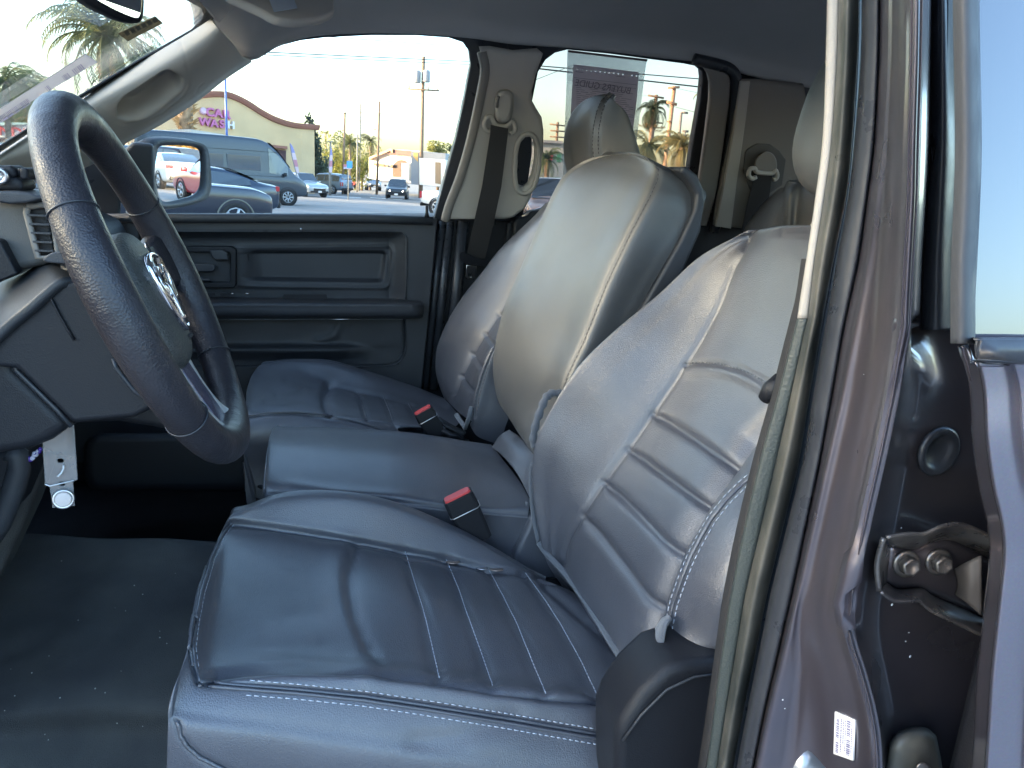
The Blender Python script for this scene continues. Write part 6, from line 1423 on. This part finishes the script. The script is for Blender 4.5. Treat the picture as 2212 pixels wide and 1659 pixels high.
# ---- plants
def palm(name, crown, base, D_, R, label, nf=46, trunk_r=.16, gcol=(.10, .115, .035), dead=0, seed=1, droop=1, cat='palm tree'):
    rr = random.Random(seed); c = at(*crown, D=D_); g_ = at(*base, D=D_); n = V((CF.x, CF.y, 0)).normalized()
    g_ = V((g_.x, g_.y, gz(g_.y))); e = empty(name, g_); tag(e, label, cat)
    b = MB(); b.tube([g_-V((0, 0, .2)), g_.lerp(c, .5)+V((rr.uniform(-.1, .1), 0, 0)), c], [trunk_r*1.2, trunk_r, trunk_r*1.05], 12); b.build('trunk', mat('palm_bark', (.24, .17, .12), .95, bump=1, bscale=9, var=.35, vscale=8), e)
    b = MB(); d = MB()
    for i in range(nf):
        az = rr.uniform(0, 2*math.pi); el = rr.uniform(-.7, 1.35) if i >= dead else rr.uniform(-1.4, -.9)
        L_ = R*rr.uniform(.75, 1.1); u = V((math.cos(az), math.sin(az), 0)); pts = []
        p = V(c); ang = el
        for s in range(11):
            pts.append(V(p)); p = p+(u*math.cos(ang)+V((0, 0, math.sin(ang))))*L_/10; ang -= .13*droop*(1+s*.12)
        tgt = d if i < dead else b
        tgt.tube(pts, [.018*R*(1-s/12) for s in range(11)], 4)
        for s in range(1, 11):
            for t2 in (0, .5):
                q = pts[s].lerp(pts[min(10, s+1)], t2); dr = (pts[min(10, s+1)]-pts[s-1]).normalized(); sd = dr.cross(V((0, 0, 1))).normalized()
                for sg in (-1, 1):
                    ll = L_*.26*(1-abs(s/10-.45)*.9)*rr.uniform(.7, 1.1)
                    w_ = .016*R
                    dd_ = (sd*sg*.75+dr*.65+V((0, 0, -rr.uniform(.2, .8)))).normalized()
                    t_ = q+dd_*ll
                    tgt.add([q-dr*w_, q+dr*w_, t_-V((0, 0, ll*.1))], [(0, 1, 2)])
    b.build('crown', mat('palm_leaf_%d' % int(gcol[0]*1000), tuple(c*1.5 for c in gcol), .6, var=.3, vscale=3, trans=.45), e, fixn=False)
    if dead: d.build('dead_fronds', mat('dead_frond', (.45, .28, .13), .8, trans=.3), e, fixn=False)
    return e
palm('palm_tree', (225,78), (226,330), 24, 2.3, 'big palm tree with full crown standing behind the windscreen', 60, .14, (.13, .14, .05), 10, 3)
palm('palm_tree', (12,178), (14,340), 34, 2.0, 'palm at the far left edge of the windscreen, half behind the paper strip', 46, .12, (.11, .13, .045), 6, 5)
palm('palm_tree', (60,205), (66,340), 40, 1.9, 'smaller palm between the far left palm and the steering wheel', 40, .12, (.11, .13, .045), 6, 6)
palm('palm_tree', (331,140), (334,330), 55, 2.6, 'distant palm crown peeking over the windscreen pillar', 34, .12, (.13, .15, .06), 0, 7)
palm('palm_tree', (1412,238), (1402,380), 44, 1.45, 'dark palm crown behind the utility pole in the rear window', 60, .13, (.04, .06, .035), 10, 8, 1.3)
palm('palm_tree', (1400,318), (1398,380), 28, 1.15, 'low feathery palm beneath the poles in the rear window', 44, .12, (.20, .20, .10), 0, 9)
palm('palm_tree', (1475,318), (1470,390), 26, 1.0, 'yellow-green bushy palm at the right of the rear window', 60, .12, (.22, .20, .09), 0, 10)
palm('palm_tree', (1536,205), (1540,380), 30, .8, 'palm frond tip at the right edge of the rear window', 26, .1, (.16, .15, .05), 0, 11)
palm('palm_tree', (1183,345), (1180,400), 30, .9, 'small palm in front of the store wall with red and green marks', 40, .1, (.06, .09, .04), 0, 12)
palm('palm_tree', (757,310), (756,370), 90, 2.2, 'far palm above the green trees left of the poles', 40, .15, (.1, .11, .04), 0, 13)
palm('palm_tree', (801,306), (800,375), 110, 2.2, 'far palm left of the white arcade roof', 40, .15, (.09, .09, .04), 8, 14)
# thick shaggy trunk near the van
rr = random.Random(21); c0 = at(402, 284, D=42); e = empty('palm_tree', V((c0.x, c0.y, 0))); tag(e, 'shaggy thick palm trunk with peeling orange bark left of the lettering', 'palm tree')
top = c0+V((0, 0, 2.8)); b = MB(); b.tube([V((c0.x, c0.y, 0)), c0, top], [.42, .40, .36], 14); b.build('trunk', mat('shag_bark', (.30, .19, .11), .95, bump=1, bscale=6, var=.5, vscale=3), e)
b = MB()
for i in range(160):
    z = rr.uniform(2.0, c0.z+2.7); a = rr.uniform(0, 6.28); p = V((c0.x+math.cos(a)*.4, c0.y+math.sin(a)*.4, z)); o_ = V((math.cos(a), math.sin(a), rr.uniform(.2, 1)))*rr.uniform(.2, .5)
    b.add([p, p+V((0, 0, .16)), p+o_], [(0, 1, 2)])
b.build('bark_stubs', mat('dead_frond', (.45, .28, .13), .8, trans=.3), e, fixn=False)
def tree(px, w, h_, D_, label, col=(.08, .10, .03), n=2600, seed=1, name='tree', pos=None, leaf=.16, trunk=True):
    rr = random.Random(seed); c = pos or at(*px, D=D_); g_ = V((c.x, c.y, gz(c.y) if c.y > 0 else 0)); e = empty(name, g_); tag(e, label, 'tree')
    cz_ = max(c.z, g_.z+h_*.5)
    b = MB(); cl = [(V((rr.gauss(0, .3)*w, rr.gauss(0, .3)*w, rr.gauss(0, .3)*h_)), rr.uniform(.25, .5)) for _ in range(14)]
    for i in range(n):
        k, s = rr.choice(cl); v = V((rr.gauss(0, 1), rr.gauss(0, 1), rr.gauss(0, 1))).normalized()*rr.uniform(.5, 1)**.5
        p = V((c.x, c.y, cz_))+k+V((v.x*w*s, v.y*w*s, v.z*h_*s*.8))
        a = V((rr.gauss(0, 1), rr.gauss(0, 1), rr.gauss(0, 1))).normalized()*leaf; d = a.orthogonal().normalized()*leaf*.6
        b.add([p-a, p+d, p+a, p-d], [(0, 1, 2, 3)])
    b.build('crown', mat('leaf_%d' % int(col[0]*1000+seed*0), tuple(c*1.3 for c in col), .7, var=.5, vscale=1.5, trans=.4), e, fixn=False)
    if trunk:
        t = MB(); t.tube([g_, V((c.x, c.y, cz_))], [.18, .1], 8); t.build('trunk', wood, e)
        for k, s in cl[:4]:
            t = MB(); t.tube([V((c.x, c.y, g_.z+(cz_-g_.z)*.6)), V((c.x, c.y, cz_))+k], [.07, .03], 6); t.build('branch', wood, e)
tree((745,356), 5.5, 3.2, 95, 'wide yellow-green tree behind the blue sign and banners', (.15, .15, .03), 2600, 31)
tree((725,345), 3.5, 4.5, 105, 'darker round tree left of the yellow-green tree', (.07, .09, .04), 2000, 32)
tree((782,358), 4, 3, 100, 'small green tree between the middle poles and the white arcade', (.13, .14, .04), 1600, 33)
tree((682,340), 1.1, 4.6, 70, 'dark narrow cypress at the corner of the car wash', (.035, .05, .03), 1800, 34)
tree((688,364), 2.2, 1.8, 75, 'low dark bush below the cypress', (.05, .07, .04), 1200, 35)
tree((38,244), 3.0, 2.4, 50, 'green treetop at the far left between sign and paper strip', (.09, .12, .03), 1800, 36)
tree((948,322), 2.0, 1.5, 90, 'small tree over the grey building at the edge of the front window', (.14, .14, .04), 900, 37)
# far hills
b = MB(); rows = []
for k, (dz, dy) in enumerate(((-40, -200), (0, 0), (-30, 300))):
    rows.append([])
    for i in range(60):
        x = -900+i*40; hz = 30+16*noise.noise(V((i*.13, 0, 3)))+8*noise.noise(V((i*.5, 4, 3)))
        rows[-1].append(V((x, 1150+dy, (hz if k == 1 else 0)+(dz if k != 1 else 0)-12)))
b.loft(rows, closed=False, caps=False); tag(b.build('hills', mat('hill', (.25, .21, .17), .95, var=.2, vscale=.01)), kind='structure')
# behind the open door: what the dark paint mirrors; an unseen block added to keep the low sun off the lot
bld('sun_blocker', 'unseen long plain block added left of the lot to throw it into shade', (-30, -16, 0), .8, 64, 7.5, creamw, 0)
for k in range(9):
    tree(None, 3.2, 2.6, 0, ['first','second','third','fourth','fifth','sixth','seventh','eighth','ninth'][k]+' tree of the row mirrored in the rear door paint', (.06, .08, .03), 1500, 40+k, pos=V((-16+k*6.5+random.uniform(-1, 1), -44+random.uniform(-3, 3), 3.5)), leaf=.22)
# hedge and trees behind the cars seen in the mirror
for k in range(5):
    p = GM(340+k*24, 352)
    tree(None, 4.5, 3.4, 0, ['leftmost','second','middle','fourth','rightmost'][k]+' golden tree behind the cars in the mirror reflection', (.28, .17, .04), 1500, 60+k, pos=V((p.x, p.y, 2.2)), leaf=.22)
p = GM(392, 398); b = MB(); b.box((p.x, p.y, .06), (1.6, .25, .12)); tag(b.build('wheel_stop', mat('stop_blue', (.03, .2, .6), .6)), 'blue parking wheel stop in the mirror reflection', 'wheel stop')
# ---------------------------------------------------------------- light
w = bpy.data.worlds.new('World'); S.world = w; w.use_nodes = True
nt = w.node_tree; sk = nt.nodes.new('ShaderNodeTexSky'); sk.sky_type = 'NISHITA'; sk.sun_disc = False
SUN_EL, SUN_AZ = SUNV
sd = V((math.sin(math.radians(SUN_AZ))*math.cos(math.radians(SUN_EL)), math.cos(math.radians(SUN_AZ))*math.cos(math.radians(SUN_EL)), math.sin(math.radians(SUN_EL))))
sk.sun_elevation = math.radians(SUN_EL); sk.sun_rotation = math.radians(SUN_AZ)
sk.air_density = 1.0; sk.dust_density = 2.6; sk.ozone_density = 2.3
nt.links.new(sk.outputs[0], nt.nodes['Background'].inputs[0]); nt.nodes['Background'].inputs[1].default_value = .15
sl = bpy.data.lights.new('sun', 'SUN'); so_ = bpy.data.objects.new('sun', sl); COL.objects.link(so_)
sl.energy = 2.0; sl.angle = math.radians(.5); sl.color = (1, .78, .52)
so_.rotation_euler = sd.to_track_quat('Z', 'Y').to_euler()
S.view_settings.view_transform = 'Standard'; S.view_settings.look = 'None'; S.view_settings.exposure = EXPO; S.view_settings.gamma = 1
S.render.engine = 'CYCLES'; S.cycles.max_bounces = 10; S.cycles.transparent_max_bounces = 24; S.cycles.diffuse_bounces = 5; S.cycles.glossy_bounces = 5
S.cycles.use_denoising = True
S.render.resolution_x = 1024; S.render.resolution_y = 768
